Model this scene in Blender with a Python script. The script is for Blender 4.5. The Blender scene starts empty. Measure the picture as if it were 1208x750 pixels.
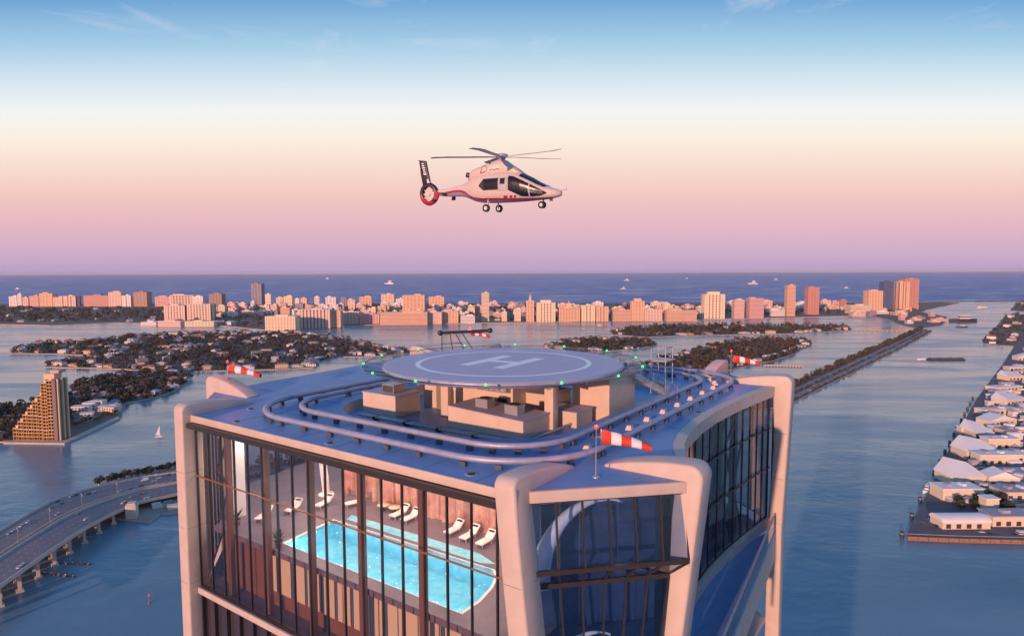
import bpy, bmesh, math, random
import numpy as np
from mathutils import Vector, Matrix, noise as mnoise
R = math.radians
rnd = random.Random(7)
SC = bpy.context.scene
COL = SC.collection

# ------------------------------------------------------------------ camera
F, H = 750.0, 230.0
PITCH, ROLL = math.atan(55/F), R(-0.19)
cam_d = bpy.data.cameras.new('camera'); cam = bpy.data.objects.new('camera', cam_d); COL.objects.link(cam)
cam_d.sensor_width = 36; cam_d.lens = 36*F/1208; cam_d.clip_start = .5; cam_d.clip_end = 250000
cam.matrix_world = Matrix.Translation((0, 0, H)) @ Matrix.Rotation(R(90)-PITCH, 4, 'X') @ Matrix.Rotation(ROLL, 4, 'Z')
SC.camera = cam

# ------------------------------------------------------------------ sky and sun
SUN_EL, SUN_AZ = 9.0, math.atan2(-.5, -.866)
W = bpy.data.worlds.new('World'); SC.world = W; W.use_nodes = True
wt = W.node_tree; wt.nodes.clear()
def wn(t, **k):
    n = wt.nodes.new(t)
    for a, b in k.items(): setattr(n, a, b)
    return n
tc = wn('ShaderNodeTexCoord'); sep = wn('ShaderNodeSeparateXYZ'); wt.links.new(tc.outputs['Generated'], sep.inputs[0])
# the twilight belt stands highest over the east (+Y) and sinks to either side
def wm(op, a, b=None, c=None):
    n = wn('ShaderNodeMath', operation=op)
    for i, v in enumerate((a, b, c)):
        if v is None: continue
        if isinstance(v, (int, float)): n.inputs[i].default_value = v
        else: wt.links.new(v, n.inputs[i])
    return n.outputs[0]
zz_ = wm('MULTIPLY', sep.outputs['Z'], sep.outputs['Z']); hor = wm('SQRT', wm('MAXIMUM', wm('SUBTRACT', 1.0, zz_), 1e-4))
cc_ = wm('SMOOTH_MAX', sep.outputs['Y'], wm('MULTIPLY', hor, .6), .15)
elv = wm('DIVIDE', sep.outputs['Z'], wm('SQRT', wm('ADD', zz_, wm('MULTIPLY', cc_, cc_))))
ramp = wn('ShaderNodeValToRGB'); wt.links.new(elv, ramp.inputs[0])
sky_stops = [(0, (.52,.37,.60)), (.03, (.66,.44,.62)), (.075, (.83,.50,.57)), (.12, (.95,.61,.57)), (.16, (1.0,.76,.65)), (.20, (1.03,.91,.79)),
             (.24, (.96,.97,.96)), (.28, (.72,.84,.93)), (.325, (.42,.66,.86)), (.385, (.16,.39,.71)), (.6, (.09,.29,.64)), (1, (.08,.24,.56))]
el = ramp.color_ramp.elements
while len(el) < len(sky_stops): el.new(.5)
for e, (p, c) in zip(el, sky_stops): e.position = p; e.color = (*c, 1)
nish = wn('ShaderNodeTexSky', sky_type='NISHITA', sun_disc=False, sun_elevation=R(SUN_EL), sun_rotation=SUN_AZ)
nm = wn('ShaderNodeMix', data_type='RGBA', blend_type='MULTIPLY'); nm.inputs[0].default_value = 1
wt.links.new(nish.outputs[0], nm.inputs[6]); nm.inputs[7].default_value = (.06, .06, .06, 1)
mx = wn('ShaderNodeMix', data_type='RGBA'); mx.inputs[0].default_value = .93
wt.links.new(nm.outputs[2], mx.inputs[6]); wt.links.new(ramp.outputs[0], mx.inputs[7])
# thin high cirrus
mp = wn('ShaderNodeMapping'); mp.inputs['Scale'].default_value = (2.2, 2.2, 9); wt.links.new(tc.outputs['Generated'], mp.inputs[0])
cn = wn('ShaderNodeTexNoise'); cn.inputs['Scale'].default_value = 2.6; cn.inputs['Detail'].default_value = 8; cn.inputs['Roughness'].default_value = .62; cn.inputs['Distortion'].default_value = .6
wt.links.new(mp.outputs[0], cn.inputs['Vector'])
cr = wn('ShaderNodeMapRange'); cr.inputs['From Min'].default_value = .56; cr.inputs['From Max'].default_value = .82; cr.inputs['To Max'].default_value = .5
wt.links.new(cn.outputs['Fac'], cr.inputs[0])
hz = wn('ShaderNodeMapRange'); hz.inputs['From Min'].default_value = .2; hz.inputs['From Max'].default_value = .33; wt.links.new(sep.outputs['Z'], hz.inputs[0])
mm = wn('ShaderNodeMath', operation='MULTIPLY'); wt.links.new(cr.outputs[0], mm.inputs[0]); wt.links.new(hz.outputs[0], mm.inputs[1])
cm = wn('ShaderNodeMix', data_type='RGBA'); wt.links.new(mm.outputs[0], cm.inputs[0]); wt.links.new(mx.outputs[2], cm.inputs[6]); cm.inputs[7].default_value = (.86, .84, .86, 1)
bg = wn('ShaderNodeBackground'); bg.inputs[1].default_value = 1.0; wt.links.new(cm.outputs[2], bg.inputs[0])
wo = wn('ShaderNodeOutputWorld'); wt.links.new(bg.outputs[0], wo.inputs[0])
sd = bpy.data.lights.new('sun', 'SUN'); sd.energy = 4.4; sd.angle = R(.8); sd.color = (1, .53, .36)
sun = bpy.data.objects.new('sun', sd); COL.objects.link(sun)
sv = Vector((math.sin(SUN_AZ)*math.cos(R(SUN_EL)), math.cos(SUN_AZ)*math.cos(R(SUN_EL)), math.sin(R(SUN_EL))))
sun.rotation_euler = sv.to_track_quat('Z', 'Y').to_euler(); sun.location = (0, -50, 300)
VS = SC.view_settings; VS.view_transform = 'Standard'; VS.look = 'None'; VS.exposure = 0; VS.gamma = 1
SC.cycles.max_bounces = 8; SC.cycles.transparent_max_bounces = 24; SC.cycles.caustics_reflective = False; SC.cycles.caustics_refractive = False
SC.cycles.sample_clamp_indirect = 4; SC.cycles.use_denoising = True

# ------------------------------------------------------------------ helpers
def ray(px, py):
    x, y = (px-604)/F, -(py-375)/F
    c, s = math.cos(ROLL), math.sin(ROLL); x, y = c*x-s*y, s*x+c*y
    cp, sp = math.cos(PITCH), math.sin(PITCH)
    return Vector((x, cp+y*sp, -sp+y*cp))
def P(px, py, z=0.):
    """the spot of ground (height z) seen at photo pixel px, py"""
    d = ray(px, py); return d*((z-H)/d.z) + Vector((0, 0, H))
def PY(px, py, Y):
    d = ray(px, py); return d*(Y/d.y) + Vector((0, 0, H))

MATS = {}
def mat(name, col, rough=.6, metal=0., var=0., vscale=1., bump=0., bscale=8., emit=None, estr=0., spec=.5, col2=None, coat=0.):
    if name in MATS: return MATS[name]
    m = bpy.data.materials.new(name); m.use_nodes = True; MATS[name] = m
    t = m.node_tree; b = t.nodes['Principled BSDF']
    b.inputs['Base Color'].default_value = (*col, 1); b.inputs['Roughness'].default_value = rough; b.inputs['Metallic'].default_value = metal
    b.inputs['Specular IOR Level'].default_value = spec; b.inputs['Coat Weight'].default_value = coat
    if emit: b.inputs['Emission Color'].default_value = (*emit, 1); b.inputs['Emission Strength'].default_value = estr
    if var or bump or col2:
        g = t.nodes.new('ShaderNodeNewGeometry')
    if var or col2:
        n = t.nodes.new('ShaderNodeTexNoise'); n.inputs['Scale'].default_value = vscale; n.inputs['Detail'].default_value = 5; n.inputs['Roughness'].default_value = .6
        t.links.new(g.outputs['Position'], n.inputs['Vector'])
        mr = t.nodes.new('ShaderNodeMapRange'); mr.inputs['From Min'].default_value = .3; mr.inputs['From Max'].default_value = .7; t.links.new(n.outputs['Fac'], mr.inputs[0])
        x = t.nodes.new('ShaderNodeMix'); x.data_type = 'RGBA'
        c2 = col2 or tuple(c*(1+var) for c in col); c1 = col if col2 else tuple(c*(1-var) for c in col)
        x.inputs[6].default_value = (*c1, 1); x.inputs[7].default_value = (*c2, 1)
        t.links.new(mr.outputs[0], x.inputs[0]); t.links.new(x.outputs[2], b.inputs['Base Color'])
    if bump:
        n = t.nodes.new('ShaderNodeTexNoise'); n.inputs['Scale'].default_value = bscale; n.inputs['Detail'].default_value = 4
        t.links.new(g.outputs['Position'], n.inputs['Vector'])
        bp = t.nodes.new('ShaderNodeBump'); bp.inputs['Strength'].default_value = bump; bp.inputs['Distance'].default_value = .05
        t.links.new(n.outputs['Fac'], bp.inputs['Height']); t.links.new(bp.outputs[0], b.inputs['Normal'])
    return m
def glass(name, tint, refl=.06, rough=.02, ior=1.5):
    """thin sheet: lets light and sun straight through, mirrors by angle"""
    if name in MATS: return MATS[name]
    m = bpy.data.materials.new(name); m.use_nodes = True; MATS[name] = m
    t = m.node_tree; t.nodes.clear()
    o = t.nodes.new('ShaderNodeOutputMaterial'); tr = t.nodes.new('ShaderNodeBsdfTransparent'); gl = t.nodes.new('ShaderNodeBsdfGlossy'); mxn = t.nodes.new('ShaderNodeMixShader')
    fr = t.nodes.new('ShaderNodeLayerWeight'); fr.inputs[0].default_value = .5
    pw = t.nodes.new('ShaderNodeMath'); pw.operation = 'POWER'; pw.inputs[1].default_value = 5; t.links.new(fr.outputs['Facing'], pw.inputs[0])
    ad = t.nodes.new('ShaderNodeMath'); ad.operation = 'MULTIPLY_ADD'; ad.use_clamp = True; ad.inputs[1].default_value = 1-refl; ad.inputs[2].default_value = refl
    tr.inputs[0].default_value = (*tint, 1); gl.inputs['Roughness'].default_value = rough
    t.links.new(pw.outputs[0], ad.inputs[0]); t.links.new(ad.outputs[0], mxn.inputs[0]); t.links.new(tr.outputs[0], mxn.inputs[1]); t.links.new(gl.outputs[0], mxn.inputs[2]); t.links.new(mxn.outputs[0], o.inputs[0])
    return m

WL = {}
def tag(o, label=None, cat=None, group=None, kind=None):
    if label: o['label'] = label
    if cat: o['category'] = cat
    if group: o['group'] = group
    if kind: o['kind'] = kind
    return o
def thing(name, loc, label, cat, group=None):
    o = bpy.data.objects.new(name, None); COL.objects.link(o); o.location = loc; o.empty_display_size = .2
    WL[o] = Vector(loc); return tag(o, label, cat, group)
class MB:
    def __init__(s): s.v = []; s.f = []; s.m = []; s.sm = []
    def add(s, vs, fs, mi=0, smooth=False):
        k = len(s.v); s.v += [tuple(v) for v in vs]; s.f += [tuple(i+k for i in f) for f in fs]; s.m += [mi]*len(fs); s.sm += [smooth]*len(fs); return s
    def hexa(s, b4, t4, mi=0):
        return s.add(list(b4)+list(t4), [(3,2,1,0),(4,5,6,7),(0,1,5,4),(1,2,6,5),(2,3,7,6),(3,0,4,7)], mi)
    def box(s, c, d, rz=0., mi=0):
        x, y, z = d[0]/2, d[1]/2, d[2]/2; cs, sn = math.cos(rz), math.sin(rz)
        q = [(c[0]+a*cs-b*sn, c[1]+a*sn+b*cs) for a, b in ((-x,-y),(x,-y),(x,y),(-x,y))]
        return s.hexa([(a, b, c[2]-z) for a, b in q], [(a, b, c[2]+z) for a, b in q], mi)
    def prism(s, poly, z0, z1, mi=0, mtop=None, cap=True):
        n = len(poly); z0 = z0 if hasattr(z0, '__len__') else [z0]*n; z1 = z1 if hasattr(z1, '__len__') else [z1]*n
        vs = [(p[0], p[1], z) for p, z in zip(poly, z0)] + [(p[0], p[1], z) for p, z in zip(poly, z1)]
        s.add(vs, [(i, (i+1) % n, (i+1) % n+n, i+n) for i in range(n)], mi)
        if cap: s.add(vs, [tuple(range(n, 2*n))], mi if mtop is None else mtop); s.add(vs, [tuple(range(n-1, -1, -1))], mi)
        return s
    def beam(s, p, q, w, h, mi=0, up=Vector((0, 0, 1))):
        p, q = Vector(p), Vector(q); d = (q-p).normalized(); r = d.cross(up)
        if r.length < 1e-4: r = d.cross(Vector((1, 0, 0)))
        r.normalize(); u = r.cross(d)
        c = lambda o: [o-r*w/2-u*h/2, o+r*w/2-u*h/2, o+r*w/2+u*h/2, o-r*w/2+u*h/2]
        return s.hexa(c(p), c(q), mi)
    def tube(s, path, r, n=8, closed=False, mi=0, smooth=True, caps=True):
        path = [Vector(p) for p in path]; m = len(path); vs = []
        rr = r if hasattr(r, '__len__') else [r]*m
        for i, p in enumerate(path):
            a = path[(i-1) % m] if closed or i else p; b = path[(i+1) % m] if closed or i < m-1 else p
            d = (b-a).normalized(); x = d.cross(Vector((0, 0, 1)))
            if x.length < 1e-3: x = d.cross(Vector((1, 0, 0)))
            x.normalize(); y = x.cross(d)
            for k in range(n): t = 2*math.pi*k/n; vs.append(p+x*math.cos(t)*rr[i]+y*math.sin(t)*rr[i])
        fs = [(i*n+k, i*n+(k+1) % n, ((i+1) % m)*n+(k+1) % n, ((i+1) % m)*n+k) for i in range(m if closed else m-1) for k in range(n)]
        s.add(vs, fs, mi, smooth)
        if caps and not closed: s.add(vs[:n], [tuple(range(n-1, -1, -1))], mi); s.add(vs[-n:], [tuple(range(n))], mi)
        return s
    def sphere(s, c, r, n=10, m=6, mi=0, sc=(1, 1, 1)):
        vs = []; fs = []
        for j in range(m+1):
            t = math.pi*j/m
            for k in range(n): p = 2*math.pi*k/n; vs.append((c[0]+r*sc[0]*math.sin(t)*math.cos(p), c[1]+r*sc[1]*math.sin(t)*math.sin(p), c[2]+r*sc[2]*math.cos(t)))
        fs = [(j*n+k, (j+1)*n+k, (j+1)*n+(k+1) % n, j*n+(k+1) % n) for j in range(m) for k in range(n)]
        return s.add(vs, fs, mi, True)
    def lathe(s, c, prof, n=24, mi=0, smooth=True):
        vs = [(c[0]+r*math.cos(2*math.pi*k/n), c[1]+r*math.sin(2*math.pi*k/n), c[2]+z) for r, z in prof for k in range(n)]
        return s.add(vs, [(j*n+k, j*n+(k+1) % n, (j+1)*n+(k+1) % n, (j+1)*n+k) for j in range(len(prof)-1) for k in range(n)], mi, smooth)
    def mesh(s, name, mats, origin=(0, 0, 0)):
        me = bpy.data.meshes.new(name); o = Vector(origin)
        me.from_pydata([(v[0]-o[0], v[1]-o[1], v[2]-o[2]) for v in s.v], [], s.f)
        for m in (mats if isinstance(mats, (list, tuple)) else [mats]): me.materials.append(m)
        me.polygons.foreach_set('material_index', s.m); me.polygons.foreach_set('use_smooth', s.sm); me.update(); return me
    def build(s, name, mats, parent=None, bevel=0., recalc=True, weld=0.):
        if parent is not None: o = WL[parent]
        else:
            a = np.array(s.v); o = Vector(((a[:, 0].min()+a[:, 0].max())/2, (a[:, 1].min()+a[:, 1].max())/2, a[:, 2].min()))
        me = s.mesh(name, mats, o)
        if recalc or weld:
            bm = bmesh.new(); bm.from_mesh(me)
            if weld: bmesh.ops.remove_doubles(bm, verts=bm.verts, dist=weld)
            bmesh.ops.recalc_face_normals(bm, faces=bm.faces); bm.to_mesh(me); bm.free()
        ob = bpy.data.objects.new(name, me); COL.objects.link(ob)
        if parent is not None: ob.parent = parent
        else: ob.location = o
        WL[ob] = Vector(o)
        if bevel:
            md = ob.modifiers.new('bevel', 'BEVEL'); md.width = bevel; md.segments = 3; md.limit_method = 'ANGLE'; md.angle_limit = R(40)
            for p in me.polygons: p.use_smooth = True
        return ob
def share(src, parent, loc, rz=0., name=None, base=(0, 0, 0)):
    """another object on src's mesh; loc in world, mesh built about its own origin"""
    o = bpy.data.objects.new(name or src.name.split('.')[0], src.data); COL.objects.link(o)
    o.parent = parent; o.location = Vector(loc)-(WL[parent] if parent is not None else Vector()); o.rotation_euler[2] = rz; WL[o] = Vector(loc); return o
def copy_tree(o, parent=None, loc=None, rz=None, scale=None):
    c = o.copy(); COL.objects.link(c); c.parent = parent
    if loc is not None: c.location = loc; WL[c] = Vector(loc)
    if rz is not None: c.rotation_euler[2] = rz
    if scale is not None: c.scale = (scale,)*3
    for ch in list(o.children): copy_tree(ch, c)
    return c
def resample(poly, step, closed=True):
    out = []; n = len(poly)
    for i in range(n if closed else n-1):
        a, b = Vector(poly[i]), Vector(poly[(i+1) % n]); k = max(1, int((b-a).length/step))
        out += [a.lerp(b, j/k) for j in range(k)]
    if not closed: out.append(Vector(poly[-1]))
    return out

# ------------------------------------------------------------------ materials
M_rib = mat('cast_panel', (.56, .455, .39), .55, var=.075, vscale=.8, bump=.08, bscale=4)
M_roof = mat('roof_membrane', (.12, .235, .45), .5, vscale=.45, bump=.12, bscale=2.5, col2=(.165, .30, .54))
M_pad = mat('pad_deck', (.50, .46, .57), .6, var=.05, vscale=.6, bump=.04, bscale=20)
M_white = mat('white_paint', (.88, .88, .88), .45)
M_wall = mat('plant_wall', (.60, .47, .39), .75, var=.06, vscale=.6, bump=.05, bscale=4)
M_rail = mat('rail_steel', (.36, .37, .47), .48, metal=.3, var=.16, vscale=1.3, bump=.05, bscale=9)
M_dark = mat('dark_metal', (.035, .03, .03), .4, var=.15, vscale=2)
M_steel = mat('galvanised_steel', (.42, .43, .46), .4, metal=.6)
M_glass = glass('facade_glass', (.90, .84, .87), .15)
M_glassB = glass('dark_facade_glass', (.55, .60, .70), .10)
M_glassC = glass('blue_corner_glass', (.62, .74, .95), .13)
M_bronze = mat('bronze_column', (.22, .10, .055), .45, var=.1, vscale=.8)
M_floor = mat('pool_deck_tile', (.19, .15, .175), .4, var=.12, vscale=1.2)
M_drape = mat('drape', (.40, .16, .10), .8, vscale=.7, col2=(.70, .46, .37))
M_cream = mat('cream_panel', (.72, .58, .36), .6)
# ------------------------------------------------------------------ water
def water(name, pts, col, rough, bump, scales, dist, patch=None):
    m = bpy.data.materials.new(name); m.use_nodes = True; t = m.node_tree; b = t.nodes['Principled BSDF']
    b.inputs['Roughness'].default_value = rough; b.inputs['IOR'].default_value = 1.33
    g = t.nodes.new('ShaderNodeNewGeometry'); prev = None
    for sc_, st, ds in scales:
        mpn = t.nodes.new('ShaderNodeMapping'); mpn.inputs['Scale'].default_value = (sc_*.55, sc_, sc_); mpn.inputs['Rotation'].default_value = (0, 0, .3); t.links.new(g.outputs['Position'], mpn.inputs[0])
        n = t.nodes.new('ShaderNodeTexNoise'); n.inputs['Scale'].default_value = 1; n.inputs['Detail'].default_value = 3; t.links.new(mpn.outputs[0], n.inputs['Vector'])
        bp = t.nodes.new('ShaderNodeBump'); bp.inputs['Strength'].default_value = st; bp.inputs['Distance'].default_value = ds; t.links.new(n.outputs['Fac'], bp.inputs['Height'])
        if prev: t.links.new(prev.outputs[0], bp.inputs['Normal'])
        prev = bp
    t.links.new(prev.outputs[0], b.inputs['Normal'])
    # wind lanes: rougher and smoother water, and slightly different depth of colour
    mpn = t.nodes.new('ShaderNodeMapping'); mpn.inputs['Scale'].default_value = (.0022, .009, 1); mpn.inputs['Rotation'].default_value = (0, 0, -.25); t.links.new(g.outputs['Position'], mpn.inputs[0])
    n = t.nodes.new('ShaderNodeTexNoise'); n.inputs['Scale'].default_value = 1; n.inputs['Detail'].default_value = 6; n.inputs['Distortion'].default_value = .8; t.links.new(mpn.outputs[0], n.inputs['Vector'])
    mr = t.nodes.new('ShaderNodeMapRange'); mr.inputs['From Min'].default_value = .35; mr.inputs['From Max'].default_value = .65; mr.inputs['To Min'].default_value = rough*.5; mr.inputs['To Max'].default_value = rough*1.7
    t.links.new(n.outputs['Fac'], mr.inputs[0]); t.links.new(mr.outputs[0], b.inputs['Roughness'])
    x = t.nodes.new('ShaderNodeMix'); x.data_type = 'RGBA'; x.inputs[6].default_value = (*(c*.62 for c in col), 1); x.inputs[7].default_value = (*(c*1.4 for c in col), 1)
    t.links.new(n.outputs['Fac'], x.inputs[0]); t.links.new(x.outputs[2], b.inputs['Base Color'])
    o = MB().add([(p[0], p[1], 0) for p in pts], [tuple(range(len(pts)))]).build(name, m, recalc=False); return tag(o, kind='structure')
YO = 4560
tag(water('bay_water', [(-9000, -1500), (9000, -1500), (9000, YO), (-9000, YO)], (.14, .23, .285), .19, 1, [(.16, .36, .8), (.03, .3, 3.5)], 1), 'calm blue bay water around the islands')
tag(water('ocean', [(-9000, YO), (9000, YO), (90000, 75000), (-90000, 75000)], (.13, .20, .40), .5, 1, [(.05, .9, 6), (.008, .6, 30)], 1), 'open blue ocean reaching the horizon')

# ------------------------------------------------------------------ tower
ZR = H-11.5
P0 = Vector((-.57, 32.77)); VA = Vector((-.819, .574)); VB = Vector((.574, .819))
def T(a, b, z=0.): q = P0+VA*a+VB*b; return Vector((q.x, q.y, ZR+z))
def T2(a, b): return P0+VA*a+VB*b
ROT_A = math.atan2(-VA.y, -VA.x)          # heading of the -a direction
def tb(mb, a0, a1, b0, b1, z0, z1, mi=0):
    q = [(a1, b0), (a0, b0), (a0, b1), (a1, b1)]
    return mb.hexa([T(a, b, z0) for a, b in q], [T(a, b, z1) for a, b in q], mi)
tower = thing('skyscraper', (*T2(17, 23), 0), 'tall tower with pale cast ribs, blue roof and glazed pool hall', 'tower')
curveB = [(-7.0, 7.6), (-6.3, 10.2), (-5.3, 12.2), (-4.6, 14.0), (-3.9, 17), (-3.45, 21), (-3.3, 25), (-3.45, 29), (-3.8, 33), (-4.2, 36.5), (-4.6, 39.4)]
outline = [(0, 0), (31, 0), (39, 6.6), (40.6, 23), (42, 39), (35, 46), (20, 46.3), (3.2, 46.6)] + curveB[::-1] + [(-7.4, 7)]
outline = [(0, 0), (31, 0), (39, 6.6), (40.6, 23), (42, 39), (35, 46), (20, 46.3), (3.2, 46.6)] + curveB[::-1] + [(-7.36, 6.98), (-1.2, .78)]
def rrect(a0, a1, b0, b1, r, z=0., n=10):
    out = []
    for ca, cb, t0 in ((a1-r, b1-r, 0), (a0+r, b1-r, 90), (a0+r, b0+r, 180), (a1-r, b0+r, 270)):
        for k in range(n+1): t = R(t0+90*k/n); out.append((ca+r*math.cos(t), cb+r*math.sin(t)))
    return out
# roof sheet with the sunken well for the plant rooms
hole = rrect(3.2, 24.9, 7.2, 36.6, 6.0)
def by_angle(poly, c, n):
    """resample a loop at n even angles about c"""
    out = []
    for k in range(n):
        t = 2*math.pi*k/n; d = Vector((math.cos(t), math.sin(t))); best = None
        for i in range(len(poly)):
            p, q = Vector(poly[i])-c, Vector(poly[(i+1) % len(poly)])-c; e = q-p; den = d.x*e.y-d.y*e.x
            if abs(den) < 1e-9: continue
            s = (p.x*e.y-p.y*e.x)/den; u = (p.x*d.y-p.y*d.x)/den
            if s > 0 and -1e-6 <= u <= 1+1e-6 and (best is None or s > best): best = s
        out.append(c+d*best)
    return out
cc = Vector((14, 22)); NN = 720
lo, li = by_angle(outline, cc, NN), by_angle(hole, cc, NN)
mb = MB()
vs = [T(*p, 0) for p in lo]+[T(*p, 0) for p in li]
mb.add(vs, [(i, (i+1) % NN, (i+1) % NN+NN, i+NN) for i in range(NN)], 0)
mb.build('roof', M_roof, tower)
mb = MB(); mb.prism([T(*p) for p in hole], ZR-.85, ZR, cap=False); mb.add([T(*p, -.85) for p in hole], [tuple(range(len(hole)))]); mb.build('roof_well', [M_wall], tower, recalc=False)
MB().add([T(*p, -.84) for p in rrect(3.3, 24.8, 7.3, 36.5, 5.95)], [tuple(range(44))]).build('well_floor', M_roof, tower)
# kerb round the roof
# cornice along each straight facade, butt-ended
def cornice(p, q, h, out, mname='cornice', z=0., m=M_rib, th=.5, bev=.04):
    d = (Vector(q)-Vector(p)).normalized(); nrm = Vector((d.y, -d.x))*out
    a, b = Vector(p), Vector(q); mb = MB()
    mb.hexa([T(*(a), z-h), T(*(b), z-h), T(*(b+nrm), z-h), T(*(a+nrm), z-h)], [T(*(a), z), T(*(b), z), T(*(b+nrm), z), T(*(a+nrm), z)])
    return mb.build(mname, m, tower, bevel=bev)
cornice((30.95, -.003), (.02, -.003), .55, .22, z=.03)
cornice((31.0, -.02), (.0, -.02), .40, -.35, 'soffit_beam', z=-.553, m=M_dark, bev=0)
# ribs: a fin at both ends of every facade, its hump running back onto the roof
def fin(name, o, ax, th_ax, col_w, hump, thick, top, lean, zb=-ZR+.5):
    """o: outer foot (a,b); ax: inward unit dir of the fin; th_ax: thickness dir"""
    ax, th_ax, o = Vector(ax), Vector(th_ax), Vector(o)
    prof = []
    r = .75
    zs = [-60, -26, -14.4, -9, -5, -2.2]
    def ln(z): return lean*min(1, max(0, -z/14.4))
    def wd(z): return col_w*(1+.35*max(0, 1+z/5.0))
    outer = [(ln(z), z) for z in zs]
    arc = [(r-r*math.cos(R(t)), top-r+r*math.sin(R(t))) for t in (0, 22, 45, 67, 90)]
    hum = [(hump*k, top*(1-.10*k-.86*k**2.2)+.04) for k in (.3, .45, .6, .75, .88, 1)]
    under = [(hump*.97, -.18), (wd(-.6)+.25, -.35), (wd(-1)+.02, -.9)]
    inner = [(ln(z)+wd(z), z) for z in reversed(zs)]
    prof = outer+arc+hum+under+inner
    bot = [(ln(-60)+.1, -60), ]
    mb = MB(); n = len(prof)
    v0 = [T(*(o+ax*u), z) for u, z in prof]; v1 = [T(*(o+ax*u+th_ax*thick), z) for u, z in prof]
    mb.add(v0+v1, [tuple(range(n)), tuple(range(2*n-1, n-1, -1))]+[(i, i+n, (i+1) % n+n, (i+1) % n) for i in range(n)])
    ob = mb.build(name, M_rib, tower, bevel=.16)
    # plain shaft of the rib down to the ground
    q = [o+ax*(lean), o+ax*(lean+col_w), o+ax*(lean+col_w)+th_ax*thick, o+ax*lean+th_ax*thick]
    MB().hexa([T(*p, -ZR+.2) for p in q], [T(*p, -59.99) for p in q]).build('rib_shaft', M_rib, tower)
    return ob
def fin_side(name, o, ax, th_ax, depth, hump, thick, top, lean_th):
    """a rib that shows its narrow edge and leans sideways (along th_ax) as it goes down"""
    ax, th_ax, o = Vector(ax), Vector(th_ax), Vector(o)
    r = .6; zs = [-60, -14.4, -9, -5, -2.2]
    ln = lambda z: lean_th*min(1, max(0, -z/14.4))
    arc = [(r-r*math.cos(R(t)), top-r+r*math.sin(R(t))) for t in (0, 22, 45, 67, 90)]
    hum = [(hump*k, top*(1-.05*k-.9*k**2.4)+.04) for k in (.3, .45, .6, .75, .88, 1)]
    under = [(hump*.97, -.18), (depth*1.1, -.35), (depth, -.9)]
    prof = [(0, z) for z in zs]+arc+hum+under+[(depth, z) for z in reversed(zs)]
    n = len(prof); mb = MB()
    v0 = [T(*(o+ax*u+th_ax*ln(z)), z) for u, z in prof]; v1 = [T(*(o+ax*u+th_ax*(thick+ln(z))), z) for u, z in prof]
    mb.add(v0+v1, [tuple(range(n)), tuple(range(2*n-1, n-1, -1))]+[(i, i+n, (i+1) % n+n, (i+1) % n) for i in range(n)])
    ob = mb.build(name, M_rib, tower, bevel=.16)
    q = [o+th_ax*lean_th, o+ax*depth+th_ax*lean_th, o+ax*depth+th_ax*(thick+lean_th), o+th_ax*(thick+lean_th)]
    MB().hexa([T(*p, -ZR+.2) for p in q], [T(*p, -59.99) for p in q]).build('rib_shaft', M_rib, tower)
    return ob
fin_side('rib', (0.02, -.75), (0, 1), (-1, 0), 1.7, 6.4, 1.3, .95, 1.7)
fin('rib', (-8.45, 6.75), (1, 0), (0, 1), 1.25, 6.0, 1.7, .95, 1.6)
fin('rib', (-6.4, 39.45), (1, 0), (0, 1), 1.35, 6.5, 1.6, 1.15, .6)
fin_side('rib', (2.0, 47.4), (0, -1), (1, 0), 1.7, 6.5, 1.3, 1.3, 0)
fin_side('rib', (31.02, -.7), (0, 1), (1, 0), 1.7, 6.6, 1.3, .95, 0)
fin('rib', (40.6, 6.65), (-1, 0), (0, 1), 1.7, 7.0, 1.4, 1.45, 0)
fin('rib', (43.2, 37.6), (-1, 0), (0, 1), 1.6, 6.0, 1.4, 1.2, 0)
fin_side('rib', (34.2, 47.3), (0, -1), (1, 0), 1.7, 6.0, 1.3, 1.2, 0)

# rib panel joints, thin recessed-looking mastic lines
M_joint = mat('mastic_joint', (.22, .18, .17), .8)
def joints(o, ax, th, w_at, thick, ln):
    o, ax, th = Vector(o), Vector(ax), Vector(th)
    for z in (-4.6, -9.2, -13.8):
        sft, w = ln(z); e, c = .004, .13
        q = [(-e, c), (c, -e), (w-c, -e), (w+e, c), (w+e, thick-c), (w-c, thick+e), (c, thick+e), (-e, thick-c)]
        pts = [T(*(o+sft+ax*u+th*v)) for u, v in q]; MB().prism(pts, ZR+z-.018, ZR+z+.018).build('panel_joint', M_joint, tower)
joints((0.02, -.75), (0, 1), (-1, 0), 0, 1.3, lambda z: (Vector((-1, 0))*1.7*min(1, -z/14.4), 1.7))
joints((-8.45, 6.75), (1, 0), (0, 1), 0, 1.7, lambda z: (Vector((1, 0))*1.6*min(1, -z/14.4), 1.25*(1+.35*max(0, 1+z/5.0))))
joints((-6.4, 39.45), (1, 0), (0, 1), 0, 1.6, lambda z: (Vector((1, 0))*.6*min(1, -z/14.4), 1.35*(1+.35*max(0, 1+z/5.0))))
joints((31.02, -.7), (0, 1), (1, 0), 0, 1.3, lambda z: (Vector((0, 0)), 1.7))
# lapped seams of the roof membrane
M_seam = mat('membrane_seam', (.115, .22, .42), .55)
for a in range(2, 30, 4): tb(MB(), a-.06, a+.06, .3, 7.1, .001, .014).build('roof_seam', M_seam, tower)
for b in range(14, 38, 4): tb(MB(), -2.9, 3.1, b-.06, b+.06, .001, .014).build('roof_seam', M_seam, tower)
for b in range(10, 36, 4): tb(MB(), 25.0, 38.6, b-.06, b+.06, .001, .014).build('roof_seam', M_seam, tower)

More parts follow.
